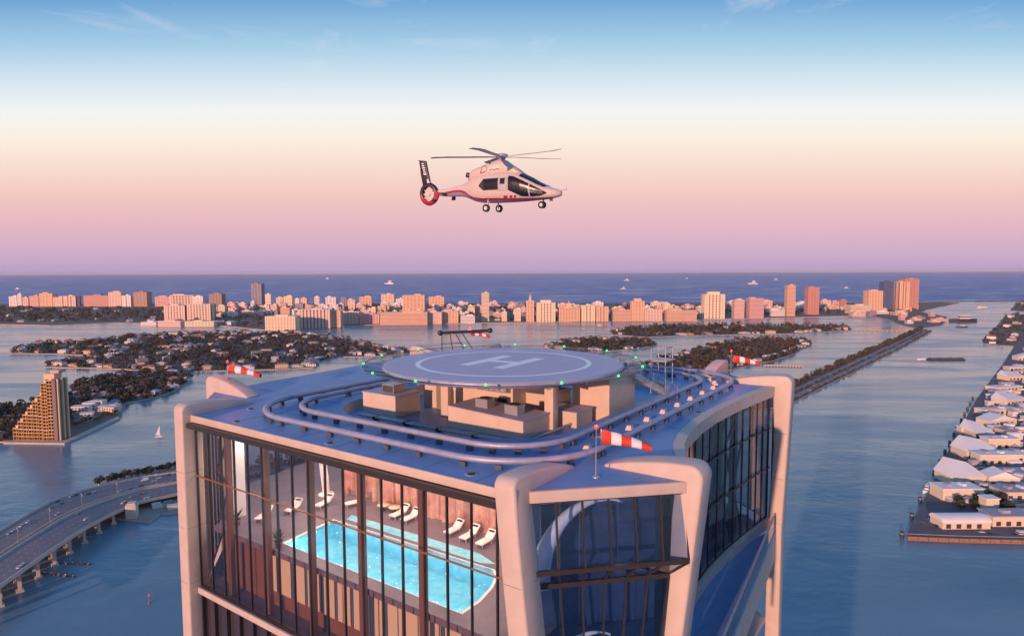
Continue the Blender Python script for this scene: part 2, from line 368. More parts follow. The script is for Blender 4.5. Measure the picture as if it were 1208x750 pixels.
# ---- glazing
def glaze(p, q, z0, z1, n, bars, gm, inset=0., name='glazed_wall', mw=.09, md=.17, transoms=(), mm=M_dark):
    """a wall of n panes between p and q (a,b); z0 low, z1 high; returns the glazed wall"""
    p, q = Vector(p), Vector(q); d = (q-p).normalized(); nr = Vector((d.y, -d.x))
    fr = None
    for z in (z0, z1-.12):
        g = MB(); a, b = p-nr*.06, q-nr*.06; c, e = q+nr*.06, p+nr*.06
        g.hexa([T(*a, z), T(*b, z), T(*c, z), T(*e, z)], [T(*a, z+.12), T(*b, z+.12), T(*c, z+.12), T(*e, z+.12)])
        if fr is None: fr = g.build(name, mm, tower)
        else: g.build('head_rail', mm, fr)
    for i in range(n+1):
        c = p.lerp(q, i/n); m_ = MB()
        k = [c-d*mw/2-nr*md*.3, c+d*mw/2-nr*md*.3, c+d*mw/2+nr*md*.7, c-d*mw/2+nr*md*.7]
        m_.hexa([T(*x, z0+.121) for x in k], [T(*x, z1-.121) for x in k]); m_.build('mullion', mm, fr)
    for i in range(n):
        a, b = p.lerp(q, i/n)+d*(mw/2+.002), p.lerp(q, (i+1)/n)-d*(mw/2+.002)
        MB().add([T(*a, z0+.125), T(*b, z0+.125), T(*b, z1-.125), T(*a, z1-.125)], [(0, 1, 2, 3)]).build('pane', gm, fr, recalc=False)
    for z, hh, tm in transoms:
        a, b, c, e = p-nr*.20, q-nr*.20, q-nr*.09, p-nr*.09
        MB().hexa([T(*a, z), T(*b, z), T(*c, z), T(*e, z)], [T(*a, z+hh), T(*b, z+hh), T(*c, z+hh), T(*e, z+hh)]).build('transom', tm, fr)
    return fr
FB = -14.3          # floor of the hall below the roof
glaze((30.98, .35), (-1.2, .35), FB, -.96, 18, 1, M_glass, transoms=((-5.0, .09, M_bronze),))
cornice((30.95, -.003), (-1.4, -.003), .5, .25, 'slab_edge', z=FB-.004)
# right hand facade along the bowed line
cb = curveB
for i in range(len(cb)-1):
    glaze(Vector(cb[i])+Vector((.25, 0)), Vector(cb[i+1])+Vector((.25, 0)), FB+1.0, -.95, 1 if i in (0,) else 2, 1, M_glassB, name='bowed_glazing', mw=.14, transoms=((-4.2, .12, M_dark), (-8.2, .12, M_dark)))
mb = MB(); n = len(cb)
o_ = [Vector(p) for p in cb]; i_ = [p+Vector((.55, 0)) for p in o_]; u_ = [p+Vector((-.22, 0)) for p in o_]
lip = u_+i_[::-1]
mb.prism([T(*p) for p in lip], ZR-.95, ZR+.05); mb.build('bowed_cornice', M_rib, tower, bevel=.05)
mb = MB(); mb.prism([T(*p) for p in ([p+Vector((-.1, 0)) for p in o_]+i_[::-1])], ZR+FB, ZR+FB+1.0); mb.build('bowed_apron', M_rib, tower)
terr = [Vector((-8.0, 8.5)), Vector((-5.2, 39.3))]+[p+Vector((-.12, 0)) for p in o_[::-1]][1:-1]
MB().prism([T(*p) for p in terr], ZR+FB-.45, ZR+FB+.02).build('terrace', M_roof, tower)
MB().hexa([T(-7.9, 8.6, FB-3.2), T(-5.3, 39.2, FB-3.2), T(-5.1, 39.2, FB-3.2), T(-7.7, 8.6, FB-3.2)], [T(-8.0, 8.6, FB-.46), T(-5.2, 39.3, FB-.46), T(-5.0, 39.3, FB-.46), T(-7.8, 8.6, FB-.46)]).build('terrace_apron', M_rib, tower)
# terrace balustrade along the chord
b0, b1 = Vector((-8.0, 8.6)), Vector((-5.2, 39.3))
for k in range(10):
    p, q = b0.lerp(b1, k/10), b0.lerp(b1, (k+.985)/10)
    MB().beam(T(*p, FB+.8), T(*q, FB+.8), .03, 1.5).build('balustrade_pane', M_glassB, tower)
MB().beam(T(*b0, FB+1.6), T(*b1, FB+1.6), .16, .1).build('balustrade_rail', M_rail, tower)
# other sides
glaze((38.9, 6.8), (31.2, .9), FB, -.6, 5, 1, M_glassB)
glaze((41.8, 38.8), (39.1, 8.1), FB, -.6, 16, 1, M_glass)
glaze((35.2, 45.9), (41.6, 39.3), FB, -.6, 5, 1, M_glassB)
glaze((3.4, 46.4), (34.0, 45.9), FB, -.6, 16, 1, M_glassB)
glaze((-4.4, 41.2), (2.0, 46.4), FB, -.6, 5, 1, M_glassB)
for p, q in (((39.0, 6.6), (31, -.0)), ((42.0, 39), (39.15, 6.7)), ((35, 46), (42, 39)), ((3.2, 46.6), (35, 46.02)), ((-4.6, 39.5), (3.1, 46.6))):
    cornice(p, q, .58, .15, z=.028)
# chamfer at the near corner: outward-leaning band, a knee, then the next band
ca, cb_ = Vector((-1.2, .75)), Vector((-7.35, 6.95)); cd = (cb_-ca).normalized(); cn_ = Vector((cd.y, -cd.x))
if cn_.dot(Vector((-1, -1))) < 0: cn_ = -cn_
cornice(ca+cn_*.03, cb_+cn_*.03, .62, .3 if Vector((cd.y, -cd.x)).dot(cn_) > 0 else -.3, 'chamfer_cornice', z=.02)
ch = MB(); fr = None
rows = [(-.62, .05, 0, 0), (-4.35, .42, .05, -.15), (-5.45, -.35, .55, .65), (-9.6, -.15, .95, 1.25), (-10.6, -.9, 1.3, 1.6), (-14.3, -.8, 1.7, 1.9)]
NP = 6
def cp(i, r_):
    z, off, ta, tbb = r_; a = ca+cd*ta; b = cb_-cd*tbb
    q = a.lerp(b, i/NP)+cn_*off; return T(*q, z)
fr = ch.beam(cp(0, rows[0]), cp(NP, rows[0]), .2, .16).build('corner_glazing', M_dark, tower)
for j in range(1, len(rows)): MB().beam(cp(0, rows[j]), cp(NP, rows[j]), .24, .26).build('transom', M_dark, fr)
for j in range(len(rows)-1):
    for i in range(NP+1): MB().beam(cp(i, rows[j])-Vector((0, 0, .09)), cp(i, rows[j+1])+Vector((0, 0, .09)), .1, .14, up=Vector((*(VA*cn_[0]+VB*cn_[1]), 0))).build('mullion', M_dark, fr)
    for i in range(NP):
        MB().add([cp(i, rows[j]), cp(i, rows[j+1]), cp(i+1, rows[j+1]), cp(i+1, rows[j])], [(0, 1, 2, 3)]).build('pane', M_glassC, fr, recalc=False)
# the room behind the chamfer: floors, a white arch
M_navy = mat('navy_backing', (.018, .045, .13), .3, vscale=.9, col2=(.05, .09, .20), bump=.2, bscale=1.2)
ci = -cn_; q = [ca+cd*.2+ci*3.3, cb_-cd*.2+ci*3.3]
for k in range(7):
    p0_, p1_ = q[0].lerp(q[1], k/7), q[0].lerp(q[1], (k+.97)/7); o2 = ci*(.12+.1*(k % 2))
    MB().hexa([T(*p0_, FB), T(*p1_, FB), T(*(p1_+o2), FB), T(*(p0_+o2), FB)], [T(*p0_, -.98), T(*p1_, -.98), T(*(p1_+o2), -.98), T(*(p0_+o2), -.98)]).build('backing_panel', M_navy, tower)  # wall added behind the arch to make the corner glass read dark blue
MB().prism([T(*p) for p in (ca+ci*.9+cd*.9, cb_+ci*.9-cd*1.0, cb_+ci*3.2-cd*.3, ca+ci*3.2+cd*.3)], ZR-9.9, ZR-9.6).build('corner_floor', M_navy, tower)
ar = lambda o0, cx, rx, z0, rz, n=21: [T(*(ca+ci*o0+cd*(cx-rx*math.cos(t))), z0+rz*math.sin(t)) for t in np.linspace(.0, math.pi*.60, n)]
mb = MB(); mb.tube(ar(1.5, 4.6, 3.7, -6.0, 4.7), [.07+.58*max(0, 1-k/18) for k in range(21)], 10); mb.build('white_arch', M_white, tower)
mb = MB(); mb.tube(ar(1.9, 4.3, 3.0, -13.9, 4.6), [.06+.45*max(0, 1-k/18) for k in range(21)], 10); mb.build('white_arch', M_white, tower)
# interior: pool deck, hall floor, core, drapes, columns
def slab_poly(inset=.7):
    return [(0, inset), (30.6, inset), (38.4, 7.2), (39.9, 23), (41.4, 38.6), (34.8, 45.4), (20, 45.7), (3.4, 46)] + [(a+.6, b) for a, b in cb[::-1]]
mb = MB(); mb.prism([T(*p) for p in slab_poly(.45)], ZR+FB-.5, ZR+FB-.01); mb.build('hall_floor', M_floor, tower)
Z_D = -9.5
pool_o = [(22.8, 2.6), (23.3, 7.9), (6.9, 8.3), (6.1, 7.6), (5.5, 6.2), (5.1, 4.4), (5.1, 2.6)]
deck_o = [(30.4, 1.6), (37.6, 7.4), (39.6, 26), (22.5, 26), (22.5, 14.9), (-3.3, 14.9), (-3.3, 9.0), (-.6, 6.2), (-.6, 1.6)]
c2 = Vector((14, 5.3)); N2 = 360
lo, li = by_angle(deck_o[:2]+[(38.8, 14.9)]+deck_o[5:], c2, N2), by_angle(pool_o, c2, N2)
mb = MB(); mb.add([T(*p, Z_D) for p in lo]+[T(*p, Z_D) for p in li], [(i, (i+1) % N2, (i+1) % N2+N2, i+N2) for i in range(N2)])
mb.add([T(*p, Z_D) for p in ((22.5, 14.9), (38.8, 14.9), (40.6, 38.4), (34.6, 44.9), (22.5, 45.2))], [(0, 1, 2, 3, 4)])
mb.build('pool_deck', M_floor, tower)
M_pool = mat('caustic_pool_tile', (.10, .60, .78), .35, vscale=1.6, col2=(.42, .82, .90), bump=.3, bscale=1.5)  # lighter blue noise paints caustic-like light ripples into the tile colour
mb = MB(); mb.prism([T(*p) for p in pool_o], ZR+Z_D-1.4, ZR+Z_D, cap=False); mb.add([T(*p, Z_D-1.4) for p in pool_o], [tuple(range(len(pool_o)))]); basin = mb.build('pool_basin', M_pool, tower, recalc=False)
M_pw = glass('pool_water', (.72, .95, 1.0), .03, .03)
t = M_pw.node_tree; g_ = t.nodes.new('ShaderNodeNewGeometry'); n_ = t.nodes.new('ShaderNodeTexNoise'); n_.inputs['Scale'].default_value = 2.2; n_.inputs['Detail'].default_value = 3; t.links.new(g_.outputs['Position'], n_.inputs['Vector'])
b_ = t.nodes.new('ShaderNodeBump'); b_.inputs['Strength'].default_value = .5; b_.inputs['Distance'].default_value = .3; t.links.new(n_.outputs['Fac'], b_.inputs['Height'])
for nd in t.nodes:
    if nd.type in ('BSDF_GLOSSY', 'LAYER_WEIGHT'): t.links.new(b_.outputs[0], nd.inputs['Normal'])
MB().add([T(*p, Z_D-.12) for p in pool_o], [tuple(range(len(pool_o)))]).build('pool_water', M_pw, tower, recalc=False)
pc_ = Vector((14, 5.4)); rim = [pc_+(Vector(p)-pc_)*1.025 for p in pool_o]
np_ = len(rim); mb = MB(); mb.add([T(*p, Z_D+.02) for p in rim]+[T(*p, Z_D+.02) for p in pool_o]+[T(*p, Z_D-.2) for p in pool_o], [(i, (i+1) % np_, (i+1) % np_+np_, i+np_) for i in range(np_)]+[(i+np_, (i+1) % np_+np_, (i+1) % np_+2*np_, i+2*np_) for i in range(np_)]); mb.build('pool_coping', M_white, tower)
# underwater lamps in the pool's long wall
M_lamp = mat('pool_lamp', (.8, .9, .9), .4, emit=(.75, .95, 1), estr=30)
for k in range(5):
    a = 7.5+3.6*k
    MB().box(T(a, 2.64, Z_D-.7), (.4, .4, .25), ROT_A).build('pool_lamp', M_lamp, basin)
    ld = bpy.data.lights.new('pool_lamp_light', 'POINT'); ld.energy = 150; ld.color = (.8, .97, 1); ld.shadow_soft_size = .25
    lo_ = bpy.data.objects.new('pool_lamp_light', ld); COL.objects.link(lo_); lo_.location = T(a, 3.3, Z_D-.7)
mb = MB(); mb.prism([T(*p) for p in ((22.6, 8.6), (23.0, 9.5), (9.2, 9.8), (7.2, 9.1), (8.2, 8.65))], ZR+Z_D-.3, ZR+Z_D+.012); mb.build('shallow_ledge', M_pool, tower)
# deck front: cream panels between the deck and the hall floor
tb(MB(), -.6, 30.4, 1.3, 1.58, Z_D-.35, Z_D+.12).build('deck_edge', M_floor, tower)
for k in range(14):
    a = 1.0+k*1.66
    tb(MB(), a, a+1.3, 1.75, 1.95, FB+1.3, Z_D-.36).build('cream_panel', M_cream, tower)
    tb(MB(), a+1.42, a+1.54, 1.8, 1.95, FB+1.3, Z_D-.36).build('slot_window', mat('slot_glass', (.1, .16, .25), .15), tower)
tb(MB(), -3, 30, 2.0, 2.2, FB, Z_D-.02).build('under_deck_wall', M_bronze, tower)
# drapes along the back and the end of the pool hall
ds = [(28.0+.14*math.sin(i*1.35)+.1*math.sin(i*.5), 13.0+26*i/110) for i in range(111)]
mb = MB(); mb.add([T(*p, Z_D) for p in ds]+[T(*p, -1.0) for p in ds], [(i, i+1, i+112, i+111) for i in range(110)], 0, True); mb.build('drapes', M_drape, tower, recalc=False)
dp = []; nd = 240
for i in range(nd+1):
    a = -3.0+31.0*i/nd; dp.append((a, 12.95+.16*math.sin(i*1.35)+.12*math.sin(i*.47+1)))
mb = MB(); mb.add([T(*p, Z_D) for p in dp]+[T(p[0], p[1]+.25*math.sin(p[0]*1.7), -1.0) for p in dp], [(i, i+1, i+nd+2, i+nd+1) for i in range(nd)], 0, True); mb.build('drapes', M_drape, tower, recalc=False)
mb = MB(); tb(mb, .5, 22.3, 15.2, 40, FB, -1.09); mb.build('core', mat('core_wall', (.30, .22, .19), .8), tower)
mb = MB(); mb.prism([T(*p) for p in slab_poly(.5)], ZR-1.08, ZR-.96); ceil = mb.build('ceiling', mat('ceiling_panel', (.5, .42, .38), .8), tower)
M_down = mat('downlight', (.9, .8, .6), .4, emit=(1, .78, .55), estr=6)
for a, b in [(a, b) for a in (4, 10.5, 17, 23.5, 29.5) for b in (4.5, 11.2)]+[(34.5, 14), (34.5, 22), (33.5, 30), (32, 38), (-3.0, 7.6)]:  # fittings unseen; corner and rear ones added to brighten the arch and back deck
    MB().lathe(T(a, b, -1.08), [(0, -.06), (.35, -.06), (.38, -.0)], 16).build('downlight', M_down, ceil)
    ld = bpy.data.lights.new('downlight_light', 'AREA'); ld.shape = 'DISK'; ld.size = .7; ld.energy = 360; ld.color = (1, .80, .66); lo_ = bpy.data.objects.new('downlight_light', ld); COL.objects.link(lo_); lo_.location = T(a, b, -1.20)
for a in (27.4, 22.4, 17.2, 12.0, 6.6):  # columns put in to stand for brown reflection bands in the facade glass
    mb = MB(); tb(mb, a-.2, a+.2, .75, 1.15, FB, -.97); mb.build('column', M_bronze, tower)
for b in (13, 19, 25, 31, 36):
    mb = MB(); tb(mb, -2.2, -1.6, b-.3, b+.3, FB, -.97); mb.build('column', M_bronze, tower)
# lattice of braces by the bowed wall and at the left end
for i, b in enumerate((26, 29.5, 33)):
    mb = MB(); mb.beam(T(-1.9, b, FB+1), T(-2.6, b+3.3, -5), .16, .16); mb.beam(T(-2.6, b+3.3, FB+1), T(-1.9, b, -5), .16, .16); mb.beam(T(-1.9, b, -5), T(-2.6, b+3.3, -.8), .16, .16); mb.build('lattice_brace', M_dark, tower)
mb = MB()
for k in range(3):
    z = -1+(-4.4)*k
    mb.beam(T(31.8, 2.5, z), T(33.4, 4.6, z-2.2), .22, .22); mb.beam(T(33.4, 4.6, z-2.2), T(31.8, 2.5, z-4.4), .22, .22)
mb.build('lattice_brace', M_bronze, tower)
mb = MB(); tb(mb, 30.4, 31.5, 3.2, 4.2, FB, -.97); mb.build('white_column', M_white, tower)
# white blade sculpture by the pool
st = thing('sculpture', T(29.0, 11.6, Z_D), 'tall white blade sculpture beside the indoor pool', 'sculpture')
mb = MB()
blade = [((0, 0), .75, 0), ((.3, .0), .9, 1.6), ((1.1, .1), .8, 3.6), ((2.3, .3), .5, 5.8), ((3.3, .5), .12, 7.4)]
vs = []
for (da, db), w, z in blade:
    for s in ((-w/2, -.12), (w/2, -.12), (w/2, .12), (-w/2, .12)): vs.append(T(29.0+da*.6+s[0], 11.6+db+s[1], Z_D+z))
mb.add(vs, [(i*4+k, i*4+(k+1) % 4, i*4+4+(k+1) % 4, i*4+4+k) for i in range(4) for k in range(4)]+[(0, 1, 2, 3), (16, 17, 18, 19)])
mb.build('blade', M_white, st)
MB().lathe(T(29.0, 11.6, Z_D), [(0, .1), (.7, .1), (.75, 0)], 16).build('base', M_white, st)

# lower storeys: solid glass shaft with a slab edge at every floor
low = [(0.2, .6), (30.6, .6), (38.4, 7.2), (41.4, 38.6), (34.8, 45.4), (3.4, 46), (-3.5, 39), (-3.2, 25), (-4.6, 13), (-6.0, 8)]
MB().prism([T(*p) for p in low], .3, ZR+FB-.62).build('glass_shaft', mat('shaft_glass', (.05, .045, .06), .08, var=.2, vscale=.2), tower)
lowo = [(-1.2, -.1), (31, -.1), (39, 6.5), (42, 39), (35, 46.1), (3.2, 46.7), (-4.5, 39.4), (-4.3, 25), (-6, 12.5), (-7, 7.3)]
for k in range(1, 45):
    z = ZR+FB-.5-4.5*k
    if z > 3: MB().prism([T(*p) for p in lowo], z-.4, z).build('slab_edge', M_rib, tower)
for k in range(19):
    p = Vector((30.9, .45)).lerp(Vector((-1.2, .45)), k/18)
    tb(MB(), p.x-.06, p.x+.06, .3, .58, FB-21, FB-.505).build('mullion', M_dark, tower)
tower_ground = MB().prism([(-120, -40), (150, -40), (170, 160), (-110, 180)], -1.5, 1.2).build('ground', mat('plaza', (.3, .28, .26), .8, var=.1, vscale=.05)); tag(tower_ground, kind='structure')

# ------------------------------------------------------------------ pool furniture
def lounger(a, b, rz, label, group):
    t_ = thing('sun_lounger', T(a, b, Z_D), label, 'lounger', group); return t_
M_cush = mat('lounger_cushion', (.82, .78, .72), .7); M_teak = mat('lounger_frame', (.5, .45, .4), .6)
lg = thing('sun_lounger', (0, 0, 0), 'white sun lounger', 'lounger')
mb = MB(); mb.box((0, 0, .34), (.72, 1.3, .12)); mb.build('seat', M_cush, lg, bevel=.03)
mb = MB(); mb.hexa([(-.36, .66, .30), (.36, .66, .30), (.36, 1.25, .78), (-.36, 1.25, .78)], [(-.36, .62, .42), (.36, .62, .42), (.36, 1.20, .90), (-.36, 1.20, .90)]); mb.build('backrest', M_cush, lg)
mb = MB(); mb.box((0, 1.08, .79), (.5, .2, .1)); mb.build('pillow', M_dark, lg)
for sx in (-1, 1):
    for y in (-.55, .6): MB().box((sx*.3, y, .14), (.06, .06, .28)).build('leg', M_teak, lg)
rzB = math.atan2(VB.y, VB.x)-math.pi/2
lspots = [(28.4, 4.4, 95, 'end'), (27.8, 6.9, 100, 'end'), (26.6, 9.2, 110, 'end'), (24.6, 10.9, 140, 'end'),
          (19.3, 11.3, 0, 'a'), (17.9, 11.2, 0, 'a'), (13.2, 11.3, 0, 'b'), (11.5, 11.2, 0, 'b'), (9.8, 11.1, 0, 'b')]
LB = {'end': 'white sun lounger at the far short end of the pool', 'a': 'white sun lounger of the pair between the round tables and drapes', 'b': 'white sun lounger of the row of three before the drapes'}
for i, (a, b, dz, g) in enumerate(lspots):
    o = lg if i == 0 else copy_tree(lg)
    o.location = T(a, b, Z_D); o.rotation_euler[2] = rzB+R(dz if g != 'end' else -dz+180-60); o['label'] = LB[g]; o['group'] = {'end': 'loungers at the pool end', 'a': 'pair of loungers', 'b': 'row of three loungers'}[g]
for a, b, lb in ((21.6, 11.9, 'round cream side table next to the white blade sculpture'), (20.4, 12.1, 'round cream side table beside the pair of loungers')):
    t_ = thing('side_table', T(a, b, Z_D), lb, 'table')
    MB().lathe(T(a, b, Z_D), [(0, .48), (.55, .48), (.55, .42), (0, .42)], 20).build('table_top', M_cream, t_)
    MB().lathe(T(a, b, Z_D), [(.3, 0), (.06, .05), (.06, .42)], 12).build('pedestal', M_dark, t_)
for a, b in ((29.2, 2.6), (22.6, 2.0)):
    t_ = thing('potted_plant', T(a, b, Z_D), 'dark potted plant on the pool deck by the glass', 'plant', 'plants behind the glass')
    MB().lathe(T(a, b, Z_D), [(.2, 0), (.32, .5), (.28, .5)], 12).build('pot', M_bronze, t_)
    mb = MB()
    for k in range(40):
        d = Vector((rnd.gauss(0, 1), rnd.gauss(0, 1), abs(rnd.gauss(0, 1.4))+.3)).normalized(); s = rnd.uniform(.5, 1.1); p = T(a, b, Z_D+.5); x = d.cross(Vector((0, 0, 1))).normalized()*.07
        mb.add([p, p+d*s*.6+x, p+d*s, p+d*s*.6-x], [(0, 1, 2, 3)])
    mb.build('leaves', mat('pot_leaf', (.06, .07, .04), .6), t_)
# ------------------------------------------------------------------ roof track
trk = thing('maintenance_track', T(13, 22, 0), 'twin tubular steel track looping round the blue roof', 'track')
outer = rrect(-1.5, 28.6, 2.1, 42.0, 6.6, n=14); inner = rrect(1.2, 26.6, 4.9, 39.4, 4.9, n=14)
def track_pts(l): return [T(*p, .52) for p in resample(l, 1.2)]
MB().tube(track_pts(outer), .21, 10, closed=True).build('rail', M_rail, trk)
MB().tube(track_pts(inner), .20, 10, closed=True).build('rail', M_rail, trk)
pts = resample(outer, 2.4)[::1]
foot = MB().box((0, 0, .15), (.42, .26, .3)).mesh('rail_foot', mat('foot_blue_grey', (.07, .085, .13), .6))
def tfoot(p, nxt):
    o = bpy.data.objects.new('rail_foot', foot); COL.objects.link(o); o.parent = trk; w = T(*p, .0); o.location = w-WL[trk]
    d = T(*nxt)-T(*p); o.rotation_euler[2] = math.atan2(d.y, d.x)
for loop in (outer, inner):
    ps = resample(loop, 2.6)
    for i in range(0, len(ps)):
        if i and (ps[i]-ps[i-1]).length < 1.2 and i % 3: continue
        tfoot(ps[i], ps[(i+1) % len(ps)])
M_pale = mat('pale_block', (.66, .52, .44), .7)
blk = MB().hexa([(-.26, -.26, 0), (.26, -.26, 0), (.26, .26, 0), (-.26, .26, 0)], [(-.16, -.16, .32), (.16, -.16, .32), (.16, .16, .32), (-.16, .16, .32)]).mesh('ballast_block', M_pale)
for p in resample(rrect(-.15, 27.6, 3.5, 40.7, 5.7, n=6), 2.9):
    if p[0] > 3 or p[1] < 9: continue
    o = bpy.data.objects.new('ballast_block', blk); COL.objects.link(o); o.parent = trk; o.location = T(*p, .0)-WL[trk]; o.rotation_euler[2] = ROT_A

# ------------------------------------------------------------------ helipad
ZP = 3.6; PC = Vector((-.75, 55.0, ZR+ZP))
pad = thing('helipad', (PC.x, PC.y, ZR-.85), 'round lavender grey helipad raised on columns with a white ring and letter', 'helipad')
RP = 10.25
MB().lathe(PC, [(0, -.45), (RP-.8, -.45), (RP-.05, -.30), (RP, -.12), (RP, 0), (0, 0)], 128, smooth=False).build('deck', M_pad, pad)
MB().lathe(PC, [(RP+.004, -.02), (RP+.10, -.02), (RP+.14, -.16), (RP+.02, -.42), (RP-.5, -.5)], 128).build('deck_rim', M_rail, pad)
z = .004
MB().add([(PC.x+r*math.cos(t), PC.y+r*math.sin(t), PC.z+z) for r in (7.2, 7.62) for t in np.linspace(0, 2*math.pi, 128, endpoint=False)], [(k, (k+1) % 128, 128+(k+1) % 128, 128+k) for k in range(128)]).build('painted_ring', M_white, pad)
hc = Vector((-.8, 55.4)); u, w = Vector((.537, .844)), Vector((-.844, .537))
mb = MB()
def hrect(u0, u1, w0, w1): mb.add([(*(hc+u*a+w*b), PC.z+z) for a, b in ((u0, w0), (u0, w1), (u1, w1), (u1, w0))], [(3, 2, 1, 0)])
hrect(-3.45, 3.45, 1.2, 2.25); hrect(-3.45, 3.45, -2.25, -1.2); hrect(-.52, .52, -1.199, 1.199)
mb.build('painted_letter', M_white, pad, recalc=False)
RN = 12.1
ring = lambda r, dz, n=96: [(PC.x+r*math.cos(2*math.pi*k/n), PC.y+r*math.sin(2*math.pi*k/n), PC.z+dz) for k in range(n)]
M_net = mat('net_wire', (.18, .20, .24), .5, metal=.5)
MB().tube(ring(RN, .06), .035, 6, closed=True).build('net_ring', M_net, pad)
mb = MB()
for k in range(5): mb.tube(ring(RP+.35+.33*k, -.22+.06*k), .01, 4, closed=True)
for k in range(192):
    t = 2*math.pi*k/192; c, s = math.cos(t), math.sin(t)
    mb.tube([(PC.x+(RP+.1)*c, PC.y+(RP+.1)*s, PC.z-.25), (PC.x+RN*c, PC.y+RN*s, PC.z+.05)], .03 if k % 6 == 0 else .008, 4)
tag(mb.build('safety_net', M_net, pad), kind='stuff')
M_green = mat('green_lamp', (.05, .5, .15), .3, emit=(.03, .9, .22), estr=1.6)
for k in range(14):
    t = 2*math.pi*(k+.3)/14; p = Vector((PC.x+(RN-.15)*math.cos(t), PC.y+(RN-.15)*math.sin(t), PC.z+.13))
    l = MB().sphere(p, .11, 8, 5).build('edge_lamp', M_green, pad)
    MB().lathe((p.x, p.y, p.z-.16), [(.1, 0), (.1, .1), (.05, .12)], 10).build('lamp_base', M_dark, l)
    ld = bpy.data.lights.new('edge_lamp_light', 'POINT'); ld.energy = 9; ld.color = (.15, 1, .4); ld.shadow_soft_size = .06; lo_ = bpy.data.objects.new('edge_lamp_light', ld); COL.objects.link(lo_); lo_.location = p+Vector((0, 0, .22))
for a, b in ((6.5, 15.6), (16.2, 14.4), (20.5, 20.5), (17.5, 27), (9, 27), (4.8, 21.5)):
    mb = MB(); tb(mb, a-.4, a+.4, b-.4, b+.4, -.83, ZP-.47); mb.build('column', M_wall, pad, bevel=.03)
mb = MB()
for k in range(8):
    t = math.pi*k/8; mb.beam((PC.x+9.2*math.cos(t), PC.y+9.2*math.sin(t), PC.z-.66), (PC.x-9.2*math.cos(t), PC.y-9.2*math.sin(t), PC.z-.66), .25, .36)
tag(mb.build('deck_girders', M_steel, pad), kind='stuff')
# flood lamps low at the rim
# ------------------------------------------------------------------ plant rooms under the pad
def room(a0, a1, b0, b1, z1, label, name='plant_room', slope=0., roofm=None, door=None):
    t_ = thing(name, T((a0+a1)/2, (b0+b1)/2, -.84), label, 'plant room')
    q = [(a1, b0), (a0, b0), (a0, b1), (a1, b1)]; mb = MB(); zt = [z1, z1-slope, z1-slope, z1]
    mb.hexa([T(a, b, -.84) for a, b in q], [T(a, b, zz-.1) for (a, b), zz in zip(q, zt)]); mb.build('wall', M_wall, t_)
    q2 = [(a1+.06, b0-.06), (a0-.06, b0-.06), (a0-.06, b1+.06), (a1+.06, b1+.06)]
    mb = MB(); mb.hexa([T(a, b, zz-.099) for (a, b), zz in zip(q2, zt)], [T(a, b, zz) for (a, b), zz in zip(q2, zt)]); mb.build('roof', roofm or mat('plant_roof', (.45, .42, .52), .7, var=.06, vscale=.7), t_)
    return t_
room(19.4, 23.4, 11.4, 14.4, 1.0, 'low tan box room at the left end beneath the helipad')
pb = room(10.6, 20.6, 16.2, 24, 2.7, 'tan plant room with a grey roller door beneath the helipad')
mb = MB(); tb(mb, 17.0, 19.0, 16.13, 16.19, -.8, 1.7)
dr = mb.build('roller_door', mat('door_grey', (.23, .20, .16), .5), pb)
for k in range(12): tb(MB(), 17.05, 18.95, 16.08, 16.129, -.78+k*.205, -.62+k*.205).build('door_slat', MATS['door_grey'], dr)
tb(MB(), 14.6, 15.5, 16.1, 16.19, 1.6, 2.1).build('vent', M_dark, pb)
room(6.4, 13.6, 11.5, 15.2, .9, 'long low tan room sloping down at one end before the roller door', slope=.35)
room(3.75, 7.2, 20.2, 25.2, 2.95, 'tall square tan room at the right side beneath the helipad')
room(8.4, 12.4, 18.2, 22, 1.2, 'shadowed tan room in the middle beneath the helipad')
room(4.9, 7.9, 16.8, 19.4, .4, 'stepped tan vent housing beside the tall square room')
# louvres, pipes, ducts and units among the plant rooms
lv = thing('air_handling_unit', T(20.9, 12.6, 1.0), 'small grey louvred air unit on the low box room', 'air unit')
tb(MB(), 20.2, 21.6, 12.0, 13.4, 1.001, 1.75).build('casing', M_steel, lv)
for k in range(6): tb(MB(), 20.3, 21.5, 11.93, 11.999, 1.08+k*.1, 1.14+k*.1).build('louvre', M_dark, lv)
for (a, b, z0, lb) in ((8.2, 13.0, .75, 'grey condenser with a round fan on the long low room'), (11.2, 13.2, .86, 'second grey condenser farther along the long low room')):
    cu = thing('condenser', T(a, b, z0), lb, 'air unit'); tb(MB(), a-.6, a+.6, b-.5, b+.5, z0-.15, z0+.6).build('casing', M_steel, cu); MB().lathe(T(a, b, z0+.6), [(.4, .001), (.4, .06), (.33, .06), (.33, .005), (0, .005)], 20).build('fan_ring', M_dark, cu)
pr = thing('pipe_run', T(12, 10.4, -.84), 'pair of grey pipes running along the roof well', 'pipes')
for k, b in enumerate((9.6, 9.95)):
    MB().tube([T(22, b, -.55), T(7, b, -.55), T(5.4, b+1.2, -.55), T(5.4, 19, -.55)], .11, 8).build('pipe', M_steel, pr)
for a in (20, 16.5, 13, 9.5): tb(MB(), a-.08, a+.08, 9.4, 10.15, -.84, -.44).build('pipe_support', M_dark, pr)
dc = thing('air_duct', T(14, 15.7, 2.0), 'galvanised air duct hung along the wall beneath the helipad', 'duct')
for k in range(5): tb(MB(), 10.8+k*.62, 11.36+k*.62, 15.5, 16.1, 1.5, 2.1).build('duct_section', M_steel, dc)
for (a0, a1, z0, z1) in ((11.2, 13.4, -.2, .9),): tb(MB(), a0, a1, 16.12, 16.19, z0, z1).build('louvre_panel', M_dark, pb)
